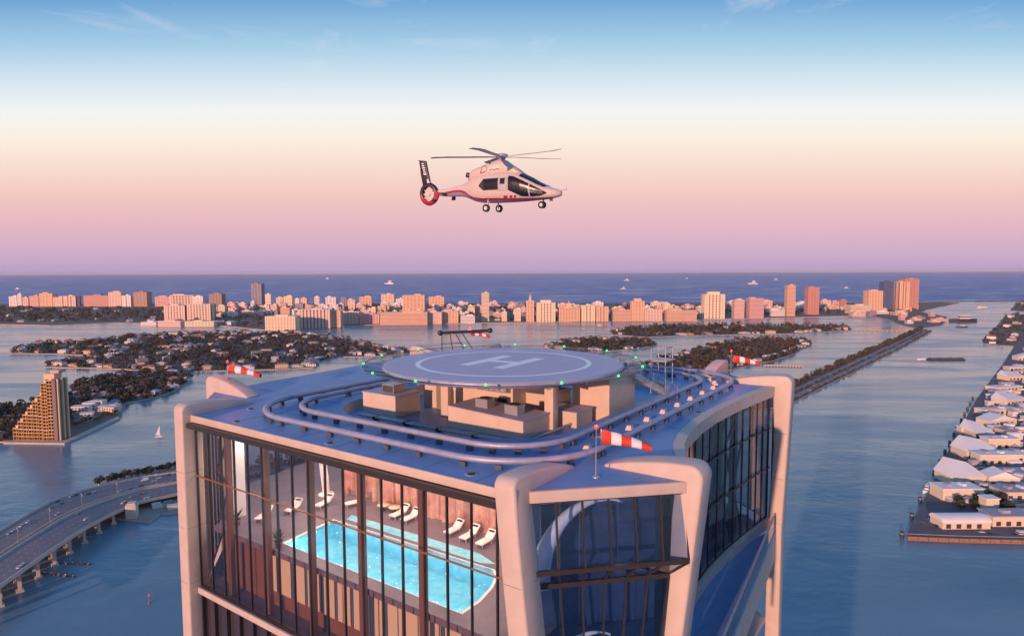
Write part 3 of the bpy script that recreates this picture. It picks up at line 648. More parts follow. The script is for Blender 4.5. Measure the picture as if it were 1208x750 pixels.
for k in range(7):
    a, b = ((29.2, 4.2), (-2.2, 12.5), (-2.4, 24), (29.8, 20), (3, 1.2), (15, .95), (26, .95))[k]
    dn = thing('roof_drain', T(a, b, .0), ['roof drain beside the left track bend', 'roof drain by the bowed edge near the track bend', 'roof drain midway along the bowed edge', 'roof drain behind the left track', 'roof drain near the front corner rib', 'roof drain midway along the front roof edge', 'roof drain near the left end of the front roof edge'][k], 'drain'); MB().lathe(T(a, b, 0), [(.24, .003), (.22, .05), (.1, .09), (0, .09)], 14).build('strainer', M_dark, dn); MB().lathe(T(a, b, 0), [(.42, .002), (.42, .012), (.25, .012)], 14).build('flashing', M_steel, dn)
# ------------------------------------------------------------------ access stair from pad to roof
stt = thing('steel_stair', T(2.2, 27, 0), 'small grey steel stair from the helipad down to the roof', 'stair')
s0, s1 = T(4.0, 23.2, 3.1), T(1.6, 28.6, .05)
for off in (-.5, .5):
    d = Vector((*(VA*off), 0)); MB().beam(s0+d, s1+d, .08, .25).build('stringer', M_steel, stt)
    MB().tube([s0+d+Vector((0, 0, 1)), s1+d+Vector((0, 0, 1))], .03, 6).build('handrail', M_steel, stt)
    for k in range(5):
        p = s0.lerp(s1, k/4)+d; MB().tube([p, p+Vector((0, 0, 1))], .025, 5).build('baluster', M_steel, stt)
for k in range(14):
    p = s0.lerp(s1, (k+.5)/14); MB().box(p, (.95, .26, .04), ROT_A).build('tread', M_steel, stt)
plat = thing('access_platform', T(3.2, 30.2, 0), 'steel lookout platform with rails beside the helipad edge', 'platform')
for a, b in ((2.6, 29.4), (2.6, 31.2), (4.0, 29.4), (4.0, 31.2)): MB().tube([T(a, b, 0), T(a, b, 4.3)], .06, 6).build('post', M_steel, plat)
tb(MB(), 2.4, 4.2, 29.2, 31.4, 3.1, 3.2).build('floor_grate', M_steel, plat)
for zz in (3.7, 4.3): MB().tube([T(2.6, 29.4, zz), T(2.6, 31.2, zz), T(4, 31.2, zz), T(4, 29.4, zz)], .035, 5).build('guard_rail', M_steel, plat)
# ------------------------------------------------------------------ gantry at the far corner
gan = thing('maintenance_gantry', T(36, 43, 0), 'dark lattice maintenance gantry at the far roof corner behind the helipad', 'gantry')
gx = T(37.0, 42.0, 0); e0, e1 = gx+Vector((-3.3, -1, 3.05)), gx+Vector((3.8, 1, 3.2))
mb = MB(); mb.beam(e0, e1, .5, .38); mb.build('jib', M_dark, gan)
for f_ in (-.1, 1.05): MB().sphere(e0.lerp(e1, max(.02, min(.98, f_))), .38, 10, 6).build('jib_head', M_dark, gan)
for k, (f0, dx) in enumerate(((.05, 0), (.2, .5), (.3, 1.6), (.42, 2.0))):
    p = e0.lerp(e1, f0); MB().tube([p, Vector((p.x+dx, p.y, ZR+.02))], .07, 6).build('strut', M_dark, gan)
MB().beam(e0.lerp(e1, .03)+Vector((0, 0, -1.5)), e0.lerp(e1, .3)+Vector((1, 0, -1.5)), .08, .08).build('cross_brace', M_dark, gan)
vc = thing('roof_cowl', T(33, 44.2, 0), 'low rounded blue grey roof cowl beyond the helipad', 'cowl')
mb = MB()
for k in range(9):
    pass
cw = [(-2.6, 0), (-1.2, .35), (-.3, 1.0), (.4, 1.25), (1.0, 1.05), (1.4, .2), (1.4, 0)]
mb.add([T(31, 43.4)+Vector((x, y, zz)) for y in (0, 1.2) for x, zz in cw], [tuple(range(7)), tuple(range(13, 6, -1))]+[(i, (i+1) % 7, (i+1) % 7+7, i+7) for i in range(7)])
mb.build('shell', M_roof, vc)
# ------------------------------------------------------------------ windsocks with red beacons
M_red = mat('sock_red', (.62, .06, .03), .7, var=.08, vscale=4); M_sw = mat('sock_white', (.8, .78, .76), .7, var=.05, vscale=4)
M_beacon = mat('beacon_red', (.6, .02, .02), .3, emit=(1, .045, .03), estr=2.2)
def windsock(base, mast, sock_dz, L, r, yaw, label):
    base = Vector(base); t_ = thing('windsock', base, label, 'windsock', None)
    MB().tube([base, base+Vector((0, 0, mast))], [.035, .02], 8).build('mast', M_steel, t_)
    MB().lathe(base, [(.22, 0), (.22, .06), (.06, .1)], 12).build('base_plate', M_steel, t_)
    p = base+Vector((0, 0, mast+.1)); MB().sphere(p, .11, 10, 6).build('beacon', M_beacon, t_)
    ld = bpy.data.lights.new('beacon_light', 'POINT'); ld.energy = 160; ld.color = (1, .1, .08); ld.shadow_soft_size = .1; lo_ = bpy.data.objects.new('beacon_light', ld); COL.objects.link(lo_); lo_.location = p+Vector((0, 0, .25))
    d = Vector((math.cos(yaw), math.sin(yaw), 0)); st_ = base+Vector((0, 0, mast-sock_dz))+d*.28
    n = 16; bands = 5
    for j in range(bands):
        mb = MB(); vs = []; m = 4
        for i in range(m+1):
            f_ = (j+i/m)/bands; rr = r*(1-.48*f_)*(1+.03*math.sin(f_*23)); c = st_+d*(L*f_)+Vector((0, 0, -L*(.20*f_**1.6)))
            s = Vector((-d.y, d.x, 0))
            for k in range(n): a = 2*math.pi*k/n; q_ = rr*(1+.05*math.sin(3*a+f_*6)); vs.append(c+s*q_*math.cos(a)+Vector((0, 0, 1))*q_*math.sin(a)*.95)
        mb.add(vs, [(i*n+k, i*n+(k+1) % n, (i+1)*n+(k+1) % n, (i+1)*n+k) for i in range(m) for k in range(n)], 0, True)
        mb.build('sock_band', M_sw if j % 2 else M_red, t_, recalc=False)
    hp = [st_+Vector((-d.y, d.x, 0))*r*math.cos(a)+Vector((0, 0, r*math.sin(a))) for a in np.linspace(0, 2*math.pi, 17)[:-1]]
    MB().tube(hp, .025, 5, closed=True).build('hoop', M_steel, t_)
    MB().tube([base+Vector((0, 0, mast-sock_dz)), st_], .03, 5).build('bracket', M_steel, t_)
    return t_
windsock(T(-3.1, 4.7, 0), 2.75, .45, 2.75, .42, R(-8), 'red and white windsock on a mast at the near roof corner')
windsock(T(37.8, 7.35, 1.35), 1.5, .6, 3.0, .42, R(-5), 'red and white windsock on the pale rib left of the track')
windsock(T(.74, 43.8, 0), 2.6, .75, 2.8, .42, R(-5), 'red and white windsock at the rear right roof corner by the tapered rib')
windsock(T(37.2, 43.6, 0), 3.4, .6, 2.6, .42, R(-5), 'red and white windsock in front of the dark gantry')
# small roof drains and hatches
for a, b, lb in ((29.5, 6, 'small square grey hatch on the blue roof near the rib'), ):
    pass

# ------------------------------------------------------------------ helicopter
hel = thing('helicopter', (0, 0, 0), 'white and red helicopter hovering over the helipad', 'helicopter')
SECT = [(-6.9, .86, 1.28, .17), (-6.0, .74, 1.34, .22), (-5.0, .68, 1.48, .29), (-4.2, .66, 1.62, .36), (-3.7, .58, 1.78, .50), (-3.2, .40, 2.02, .74), (-2.6, .18, 2.25, 1.0), (-1.9, .05, 2.42, 1.15), (-1.0, 0, 2.5, 1.22), (0, 0, 2.52, 1.24), (.8, 0, 2.5, 1.24), (1.5, .01, 2.42, 1.22),
        (2.2, .03, 2.18, 1.18), (2.9, .06, 1.86, 1.10), (3.6, .10, 1.48, .97), (4.2, .14, 1.22, .84), (4.8, .20, 1.02, .66), (5.25, .28, .88, .48), (5.5, .36, .78, .28), (5.6, .46, .68, .08)]
SX = [s[0] for s in SECT]
def sec(x): return [float(np.interp(x, SX, [s[i] for s in SECT])) for i in (1, 2, 3)]
NEX = 2.6
def spt(x, th, g=0.):
    zb, zt, hw = sec(x); zc, hz_ = (zb+zt)/2, (zt-zb)/2; c, s = math.cos(th), math.sin(th); e = 2/NEX
    return Vector((x, (hw+g)*math.copysign(abs(c)**e, c), zc+(hz_+g)*math.copysign(abs(s)**e, s)))
def side_y(x, z_):
    zb, zt, hw = sec(x); zc, hz_ = (zb+zt)/2, (zt-zb)/2; q = min(.999, abs((z_-zc)/hz_)); return hw*(1-q**NEX)**(1/NEX)
# livery
m_l = bpy.data.materials.new('helicopter_paint'); m_l.use_nodes = True; t = m_l.node_tree; bs = t.nodes['Principled BSDF']; bs.inputs['Roughness'].default_value = .4; bs.inputs['Coat Weight'].default_value = .25
tcn = t.nodes.new('ShaderNodeTexCoord'); sp_ = t.nodes.new('ShaderNodeSeparateXYZ'); t.links.new(tcn.outputs['Object'], sp_.inputs[0])
fc = t.nodes.new('ShaderNodeFloatCurve'); cv = fc.mapping.curves[0]
mrx = t.nodes.new('ShaderNodeMapRange'); mrx.inputs['From Min'].default_value = -9; mrx.inputs['From Max'].default_value = 6; t.links.new(sp_.outputs['X'], mrx.inputs[0]); t.links.new(mrx.outputs[0], fc.inputs['Value'])
cpts = [(-9, 1.0), (-6, 1.04), (-4.4, 1.15), (-3.6, 1.0), (-2.8, .58), (-1.8, .36), (0, .30), (1, .25), (6, .2)]
for i, (x, zz) in enumerate(cpts):
    if i < 2: cv.points[i].location = ((x+9)/15, zz/2)
    else: cv.points.new((x+9)/15, zz/2)
fc.mapping.update()
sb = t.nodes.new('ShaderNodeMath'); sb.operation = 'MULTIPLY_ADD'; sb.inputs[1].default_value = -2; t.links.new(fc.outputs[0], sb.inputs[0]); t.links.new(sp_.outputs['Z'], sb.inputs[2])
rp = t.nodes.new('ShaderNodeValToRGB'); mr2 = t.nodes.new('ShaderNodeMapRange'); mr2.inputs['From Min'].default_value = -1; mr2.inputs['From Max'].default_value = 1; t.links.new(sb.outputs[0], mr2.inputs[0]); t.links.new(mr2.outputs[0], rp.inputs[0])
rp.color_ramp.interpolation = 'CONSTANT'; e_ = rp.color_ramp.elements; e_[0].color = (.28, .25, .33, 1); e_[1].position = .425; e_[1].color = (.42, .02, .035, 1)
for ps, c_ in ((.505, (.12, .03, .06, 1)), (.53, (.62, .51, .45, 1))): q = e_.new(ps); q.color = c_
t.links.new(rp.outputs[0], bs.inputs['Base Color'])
nth = 72; mb = MB(); xs = np.concatenate([np.linspace(-6.9, 5.2, 160), np.linspace(5.26, 5.6, 7)])
vs = [spt(x, 2*math.pi*k/nth) for x in xs for k in range(nth)]; m = len(xs)
mb.add(vs, [(i*nth+k, i*nth+(k+1) % nth, (i+1)*nth+(k+1) % nth, (i+1)*nth+k) for i in range(m-1) for k in range(nth)]+[tuple(range((m-1)*nth, m*nth)), tuple(range(nth-1, -1, -1))], 0, True)
fus = mb.build('fuselage', m_l, hel)
# engine cowling on the back of the cabin
CW = [(-3.3, 1.75, 2.55, .40), (-2.9, 1.8, 2.78, .66), (-2.2, 1.9, 2.98, .80), (-1.2, 2.0, 3.28, .82), (-.5, 2.1, 3.42, .72), (0, 2.1, 3.5, .62), (.45, 2.1, 3.4, .62), (1.0, 2.1, 3.02, .66), (1.6, 2.1, 2.66, .62), (2.1, 2.05, 2.3, .45)]
vs = []
for x, zb, zt, hw in CW:
    for k in range(24):
        th = 2*math.pi*k/24; c, s = math.cos(th), math.sin(th); e = 2/2.6; vs.append((x, hw*math.copysign(abs(c)**e, c), (zb+zt)/2+(zt-zb)/2*math.copysign(abs(s)**e, s)))
n = len(CW); mb = MB(); mb.add(vs, [(i*24+k, i*24+(k+1) % 24, (i+1)*24+(k+1) % 24, (i+1)*24+k) for i in range(n-1) for k in range(24)]+[tuple(range(23, -1, -1)), tuple(range((n-1)*24, n*24))], 0, True)
cow = mb.build('engine_cowling', m_l, hel)
M_hg = mat('canopy_glass', (.012, .014, .022), .22, spec=.4); M_tyre = mat('tyre_rubber', (.02, .02, .022), .8); M_hub = mat('wheel_hub', (.7, .65, .6), .4)
for s in (-1, 1):
    MB().tube([(-3.0, s*.36, 2.3), (-3.38, s*.48, 2.42)], [.22, .21], 14, caps=False).build('exhaust_pipe', M_dark, cow)
    MB().lathe((0, 0, 0), [(.22, 0), (0, .01)], 12).build
def fpatch(name, x0, x1, zl, zu, g, m_, parent, nx=30, nz=14):
    out = []
    for s in (-1, 1):
        vs = []
        for i in range(nx+1):
            x = x0+(x1-x0)*i/nx
            for j in range(nz+1):
                zz = zl(x)+(zu(x)-zl(x))*j/nz; vs.append((x, s*(side_y(x, zz)+g), zz))
        mb = MB(); mb.add(vs, [(i*(nz+1)+j, (i+1)*(nz+1)+j, (i+1)*(nz+1)+j+1, i*(nz+1)+j+1) for i in range(nx) for j in range(nz)], 0, True); out.append(mb.build(name, m_, parent))
    return out
L2 = lambda *pts: (lambda x: float(np.interp(x, [p[0] for p in pts], [p[1] for p in pts])))
fpatch('window_surround', -1.75, 1.0, L2((-1.75, 1.35), (-1.3, 1.02), (1.0, 1.0)), L2((-1.75, 1.45), (-1.3, 1.95), (1.0, 1.98)), 0.034, M_dark, hel)
fpatch('cabin_window', -1.25, .12, L2((-1.3, 1.1), (.2, 1.1)), L2((-1.3, 1.86), (.2, 1.88)), 0.052, M_hg, hel)
fpatch('door_frame', .2, 1.0, L2((0, .92), (1, .92)), L2((0, 2.0), (1, 2.02)), 0.042, mat('door_grey_paint', (.42, .42, .46), .4), hel, nx=6)
fpatch('door_window', .38, .84, L2((0, 1.45), (1, 1.45)), L2((0, 1.9), (1, 1.92)), 0.057, M_hg, hel, nx=6)
fpatch('cockpit_window', 1.12, 4.5, L2((1.1, .95), (1.6, .75), (2.3, .42), (3.25, .36), (4.0, .42), (4.5, .58)), L2((1.1, 2.1), (1.6, 2.02), (2.3, 1.72), (3.25, 1.28), (4.0, .92), (4.5, .66)), .042, M_hg, hel, nx=50)
fpatch('door_post', 3.0, 3.1, L2((2.9, .36), (3.2, .36)), L2((2.9, 1.44), (3.2, 1.34)), .06, MATS['door_grey_paint'], hel, nx=3)
# windscreen across the top of the nose, in two panes either side of the centre post
for s in (0, 1):
    vs = []; nx_, nt = 30, 12
    for i in range(nx_+1):
        x = 2.05+2.25*i/nx_; lo_t = .80-.1*i/nx_
        for j in range(nt+1):
            th = lo_t+(math.pi/2-.04-lo_t)*j/nt; th = th if s else math.pi-th; vs.append(spt(x, th, .05))
    mb = MB(); mb.add(vs, [(i*(nt+1)+j, (i+1)*(nt+1)+j, (i+1)*(nt+1)+j+1, i*(nt+1)+j+1) for i in range(nx_) for j in range(nt)], 0, True); mb.build('windscreen', M_hg, hel)
# livery marks on the flank: loop letter and dashes
M_mark = mat('livery_ink', (.05, .03, .04), .5)
for s in (-1, 1):
    def cyw(x, z_): 
        q = [float(np.interp(x, [c[0] for c in CW], [c[i] for c in CW])) for i in (1, 2, 3)]; r_ = min(.999, abs((z_-(q[0]+q[1])/2)/((q[1]-q[0])/2))); return q[2]*(1-r_**2.6)**(1/2.6)+.008
    strokes = [[(-1.75, 2.45), (-1.65, 2.75), (-1.6, 3.02), (-1.3, 3.0), (-1.05, 2.82), (-1.15, 2.6), (-1.45, 2.5), (-1.75, 2.44)], [(-1.72, 2.42), (-1.55, 2.98)], [(-.85, 2.68), (-.6, 2.72), (-.45, 2.66), (-.2, 2.72), (.0, 2.68)]]
    mb = MB()
    for st_ in strokes: mb.tube([(x, s*cyw(x, zz), zz) for x, zz in st_], .028, 5)
    mb.build('script_mark', M_mark, cow)
    mb = MB()
    for x0, x1 in ((.55, .95), (1.15, 1.4), (1.55, 1.75)):
        vs = [(x, s*(side_y(x, zz)+.012), zz) for x, zz in ((x0, .32), (x1, .32), (x1+.08, .52), (x0+.08, .52))]; mb.add(vs, [(0, 1, 2, 3)])
    mb.build('livery_dashes', mat('livery_red', (.42, .02, .035), .3), fus)
    mb = MB(); mb.sphere((-.9, s*cyw(-.9, 3.2), 3.2), .09, 8, 5); mb.build('vent', M_dark, cow)
# tail: shrouded fan, fin, stabiliser
FC = Vector((-7.75, 0, 1.0)); RF = .98
M_tail = mat('tail_red', (.40, .02, .035), .3, coat=.4); M_taild = mat('tail_dark', (.035, .015, .04), .35)
vs = []; n = 40
prof = [(.62, -.2), (.62, .2), (.72, .24), (.95, .16), (1.0, 0), (.95, -.16), (.72, -.24)]
mb = MB()
for k in range(n):
    t_ = 2*math.pi*k/n
    sx = 1.0+.10*max(0, math.cos(t_))
    for r_, y in prof: vs.append((FC.x+RF*r_*math.cos(t_)*sx, y, FC.z+RF*r_*math.sin(t_)*1.02))
q = len(prof)
mb.add(vs, [(k*q+j, ((k+1) % n)*q+j, ((k+1) % n)*q+(j+1) % q, k*q+(j+1) % q) for k in range(n) for j in range(q)], 0, True)
for i in range(len(mb.f)):
    c_ = sum((Vector(mb.v[v]) for v in mb.f[i]), Vector())/4; mb.m[i] = 1 if (c_.z-FC.z) > -.42-.45*(c_.x-FC.x) else 0
fen = mb.build('fan_shroud', [M_tail, M_taild], hel)
MB().tube([FC+Vector((0, -.16, 0)), FC+Vector((0, .16, 0))], .16, 12).build('fan_hub', M_hub, fen)
for k in range(10):
    t_ = 2*math.pi*k/10; d = Vector((math.cos(t_), 0, math.sin(t_))); MB().beam(FC+d*.12, FC+d*.6, .06, .14, up=Vector((-d.z, .6, d.x))).build('fan_blade', M_hub, fen)
fin_v = [(-7.0, 1.45), (-7.55, 2.0), (-7.95, 3.85), (-8.75, 3.95), (-8.35, 1.75), (-7.9, 1.6)]
def fplate(poly, th, name, m_, par, dy=0.):
    mb = MB(); n = len(poly); mb.add([(x, -th+dy, z_) for x, z_ in poly]+[(x, th+dy, z_) for x, z_ in poly], [tuple(range(n)), tuple(range(2*n-1, n-1, -1))]+[(i, i+n, (i+1) % n+n, (i+1) % n) for i in range(n)]); return mb.build(name, m_, par, bevel=.03)
fnn = fplate(fin_v, .11, 'tail_fin', MATS['tail_dark'], hel)
fplate([(-7.03, 1.42), (-7.55, 1.98), (-7.75, 2.35), (-7.9, 2.2), (-7.75, 1.6), (-7.5, 1.4)], .125, 'fin_root', M_hub, hel)
fplate([(-8.40, 2.2), (-8.36, 2.2), (-8.74, 3.86), (-8.62, 3.86)][::1], .118, 'fin_trailing_stripe', M_hub, fnn)
for k in range(6):
    z_ = 2.72+k*.18; x_ = -8.02-.045*k
    for s in (-1, 1):
        mb = MB(); mb.box((x_-.02, s*.115, z_), (.32-.05*(k % 3), .012, .09)); mb.build('fin_marking', M_white, fnn)
for s in (-1, 1):
    MB().hexa([(-6.2, s*.2, .98), (-5.6, s*.2, 1.0), (-5.75, s*1.5, 1.0), (-6.25, s*1.5, .98)], [(-6.2, s*.2, 1.06), (-5.6, s*.2, 1.05), (-5.75, s*1.5, 1.05), (-6.25, s*1.5, 1.04)]).build('stabiliser', M_hub, hel)
    MB().hexa([(-6.25, s*1.47, .45), (-5.85, s*1.47, .45), (-5.75, s*1.47, 1.1), (-6.15, s*1.47, 1.1)], [(-6.25, s*1.53, .45), (-5.85, s*1.53, .45), (-5.75, s*1.53, 1.1), (-6.15, s*1.53, 1.1)]).build('end_plate', M_tail, hel)
# rotor
MB().lathe((0, 0, 3.3), [(.30, 0), (.26, .25), (.42, .36), (.55, .46), (.55, .56), (.35, .66), (0, .68)], 24).build('rotor_hub', mat('rotor_grey', (.42, .40, .48), .4, metal=.3), hel)
for k in range(5):
    t_ = R(-10+72*k); c, s = math.cos(t_), math.sin(t_); vs = []
    for r_, w0, w1, zz in ((.35, -.14, .14, 4.0), (1.0, -.16, .16, 4.02), (1.5, -.24, .26, 4.03), (3.5, -.24, .26, 4.05), (4.9, -.2, .3, 4.07), (5.6, -.34, .12, 4.08), (6.25, -.56, -.2, 4.08)):
        for w_, dz in ((w0, -.02), (w1, .03), (w1, .06), (w0, .03)): vs.append((r_*c-w_*s, r_*s+w_*c, zz+dz-.32))
    mb = MB(); mb.add(vs, [(i*4+j, i*4+(j+1) % 4, i*4+4+(j+1) % 4, i*4+4+j) for i in range(6) for j in range(4)]+[(0, 1, 2, 3), (24, 25, 26, 27)]); mb.build('rotor_blade', mat('blade_grey', (.36, .36, .42), .45), hel)
# wheels
def wheel(x, y, zc, r_, name='wheel'):
    w_ = thing_part = MB().tube([(x, y-.11, zc), (x, y+.11, zc)], r_, 20, smooth=False).build(name, M_tyre, hel, bevel=.04)
    MB().tube([(x, y-.125, zc), (x, y+.125, zc)], r_*.5, 14, smooth=False).build('rim', M_hub, w_)
    MB().beam((x, y*.8, zc), (x+.1, y*.8, .25), .1, .1).build('landing_leg', M_steel, hel)
wheel(-1.05, -1.2, -.42, .32); wheel(-1.05, 1.2, -.42, .32); wheel(3.75, -.12, -.28, .29); wheel(3.75, .14, -.28, .29)
MB().tube([(5.2, -.12, .72), (6.1, -.12, .86)], .025, 6).build('pitot_probe', M_steel, hel); MB().tube([(6.05, -.12, .72), (6.05, -.12, 1.02)], .02, 5).build('probe_fin', M_steel, hel)
MB().box((4.6, 0, .12), (.22, .22, .25)).build('landing_lamp', M_dark, hel)
hel.location = (-.75, 57, 236.05); hel.rotation_euler = (R(4), R(.8), R(-26)); hel.scale = (1.0, 1.04, 1.07)
# ------------------------------------------------------------------ land
M_land = mat('island_soil', (.16, .12, .09), .9, var=.25, vscale=.02); M_wallsea = mat('sea_wall', (.52, .42, .34), .8, var=.1, vscale=.1)
M_asph = mat('asphalt', (.23, .185, .19), .85, var=.12, vscale=.15); M_conc = mat('bridge_concrete', (.60, .49, .41), .8, var=.1, vscale=.2); M_line = mat('lane_paint', (.75, .73, .7), .7)
def pip(x, y, poly):
    c = False; n = len(poly); j = n-1
    for i in range(n):
        if (poly[i][1] > y) != (poly[j][1] > y) and x < (poly[j][0]-poly[i][0])*(y-poly[i][1])/(poly[j][1]-poly[i][1])+poly[i][0]: c = not c
        j = i
    return c
def rough_poly(w, step, amp, seed):
    r_ = random.Random(seed); out = []
    for p in resample(w, step):
        k = mnoise.noise(Vector((p[0]/step/2.3, p[1]/step/2.3, seed)))*amp; out.append((p[0]+k, p[1]+mnoise.noise(Vector((p[1]/step/2.3, p[0]/step/2.3, seed+9)))*amp))
    return out
def land(name, px, label, z=1.6, step=25, amp=8, seed=1, m=None):
    w = [Vector(P(x, y, 0)[:2]) for x, y in px]; w = rough_poly(w, step, amp, seed)
    o = MB().prism(w, -2, z, 1, 0).build(name, [m or M_land, M_wallsea], recalc=True); tag(o, label, kind='structure'); return w
M_leaf = mat('foliage', (.034, .038, .028), .8, col2=(.115, .082, .055), vscale=.035)
M_leaf2 = mat('foliage_green', (.03, .04, .018), .8, col2=(.075, .075, .034), vscale=.12)
M_trunk = mat('bark', (.11, .075, .05), .9)
NR = np.random.default_rng(5)
def foliage(trees, nleaf, lf=.42):
    """leaf clumps for a list of (x, y, z, height, radius)"""
    t_ = np.array(trees); n = len(t_); N = n*nleaf
    d = NR.normal(size=(N, 3)); d /= np.linalg.norm(d, axis=1)[:, None]; rad = NR.uniform(.55, 1.05, N)**.7
    T_ = np.repeat(t_, nleaf, 0); rr, hh = T_[:, 4], T_[:, 3]
    lump = 1+.28*np.sin(d[:, 0]*4+T_[:, 0])*np.cos(d[:, 1]*3+T_[:, 1])
    c = np.stack([T_[:, 0]+d[:, 0]*rr*rad*lump, T_[:, 1]+d[:, 1]*rr*rad*lump, T_[:, 2]+hh*.58+d[:, 2]*hh*.42*rad], 1)
    c[:, 2] = np.maximum(c[:, 2], T_[:, 2]+.3)
    nrm = d+NR.normal(size=(N, 3))*.6; nrm /= np.linalg.norm(nrm, axis=1)[:, None]
    a = np.cross(nrm, NR.normal(size=(N, 3))); a /= np.linalg.norm(a, axis=1)[:, None]; b = np.cross(nrm, a)
    s = (rr*lf*NR.uniform(.6, 1.3, N))[:, None]
    v = np.stack([c-a*s, c-b*s*.7+nrm*s*.2, c+a*s, c+b*s*.7+nrm*s*.2], 1).reshape(-1, 3)
    return v
def leaf_obj(name, trees, nleaf, m_, parent=None, lf=.42, label=None):
    v = foliage(trees, nleaf, lf); o = WL[parent] if parent is not None else Vector((v[:, 0].mean(), v[:, 1].mean(), 0))
    v = v-np.array(o); n = len(v)//4; me = bpy.data.meshes.new(name)
    me.vertices.add(len(v)); me.vertices.foreach_set('co', v.ravel()); me.loops.add(len(v)); me.loops.foreach_set('vertex_index', np.arange(len(v)))
    me.polygons.add(n); me.polygons.foreach_set('loop_start', np.arange(n)*4); me.polygons.foreach_set('loop_total', np.full(n, 4)); me.materials.append(m_); me.update(); me.validate()
    ob = bpy.data.objects.new(name, me); COL.objects.link(ob)
    if parent is not None: ob.parent = parent
    else: ob.location = o
    WL[ob] = Vector(o)
    if label: tag(ob, label, 'trees', kind='stuff')
    return ob
M_hw = [mat('house_wall_%s' % n, c, .8) for n, c in (('white', (.74, .68, .62)), ('peach', (.62, .43, .32)), ('cream', (.68, .55, .40)), ('grey', (.40, .38, .40)))]
M_hr = [mat('house_roof_%s' % n, c, .85) for n, c in (('terracotta', (.36, .15, .09)), ('grey', (.25, .23, .26)), ('pale', (.60, .55, .54)))]
def house_mesh(w, d, h, rh, wi, ri, wing):
    mb = MB()
    def blk(cx, cy, w, d, h):
        mb.box((cx, cy, h/2), (w, d, h), 0, 0); e = .6
        b = [(cx-w/2-e, cy-d/2-e, h), (cx+w/2+e, cy-d/2-e, h), (cx+w/2+e, cy+d/2+e, h), (cx-w/2-e, cy+d/2+e, h)]; k = min(w, d)/2
        if rh > .2:
            r0, r1 = ((cx-w/2+k, cy, h+rh), (cx+w/2-k, cy, h+rh)) if w >= d else ((cx, cy-d/2+k, h+rh), (cx, cy+d/2-k, h+rh))
            if w >= d: mb.add(b+[r0, r1], [(0, 1, 5, 4), (2, 3, 4, 5), (1, 2, 5), (3, 0, 4), (3, 2, 1, 0)], 1)
            else: mb.add(b+[r0, r1], [(1, 2, 5, 4), (3, 0, 4, 5), (0, 1, 4), (2, 3, 5), (3, 2, 1, 0)], 1)
        else: mb.box((cx, cy, h+.25), (w+.5, d+.5, .5), 0, 1)
        for i in range(max(2, int(w/3.5))):
            x = cx-w/2+(i+.5)*w/max(2, int(w/3.5))
            for zz in ([1.6] if h < 4.5 else [1.6, 4.6]): mb.box((x, cy-d/2-.03, zz), (1.5, .1, 1.5), 0, 2)
    blk(0, 0, w, d, h)
    if wing: blk(w*.42, -d*.55, w*.4, d*.7, h*.8)
    return mb.mesh('house', [M_hw[wi], M_hr[ri], M_dark])
HM, HD = [], {}
for _ in range(26):
    w_, d_, h_, rh_, wi_, ri_, wg_ = rnd.uniform(14, 26), rnd.uniform(10, 15), rnd.choice((4, 6.8, 7.2)), rnd.choice((0, 2.4, 3, 3.4)), rnd.choice((0, 0, 1, 1, 2, 3)), rnd.choice((0, 0, 1, 2)), rnd.random() < .6
    me = house_mesh(w_, d_, h_, rh_, wi_, ri_, wg_); HM.append(me); HD[me] = ('two-storey ' if h_ > 5 else 'low ')+('white', 'peach', 'cream', 'grey')[wi_]+' house with '+('a flat ' if rh_ < .2 else 'a hipped ')+('red', 'grey', 'pale')[ri_]+' roof '
NHOUSE = [0]
WS = {'on the long residential island': 'on the long island', 'on the peninsula behind the stepped apartment block': 'behind the stepped apartment block', 'on the islet behind the helipad': 'on the islet behind the helipad', 'on the narrow far island': 'on the narrow far island',
      'along the edge of the broad island by the causeway': 'on the broad island', 'in the wooded west end of the barrier island': 'in the wooded west end', 'between the towers of the barrier island': 'among the shore towers', 'on the rocky island beyond the wharf': 'beyond the wharf', 'on the small far island across the harbour mouth': 'across the harbour mouth'}
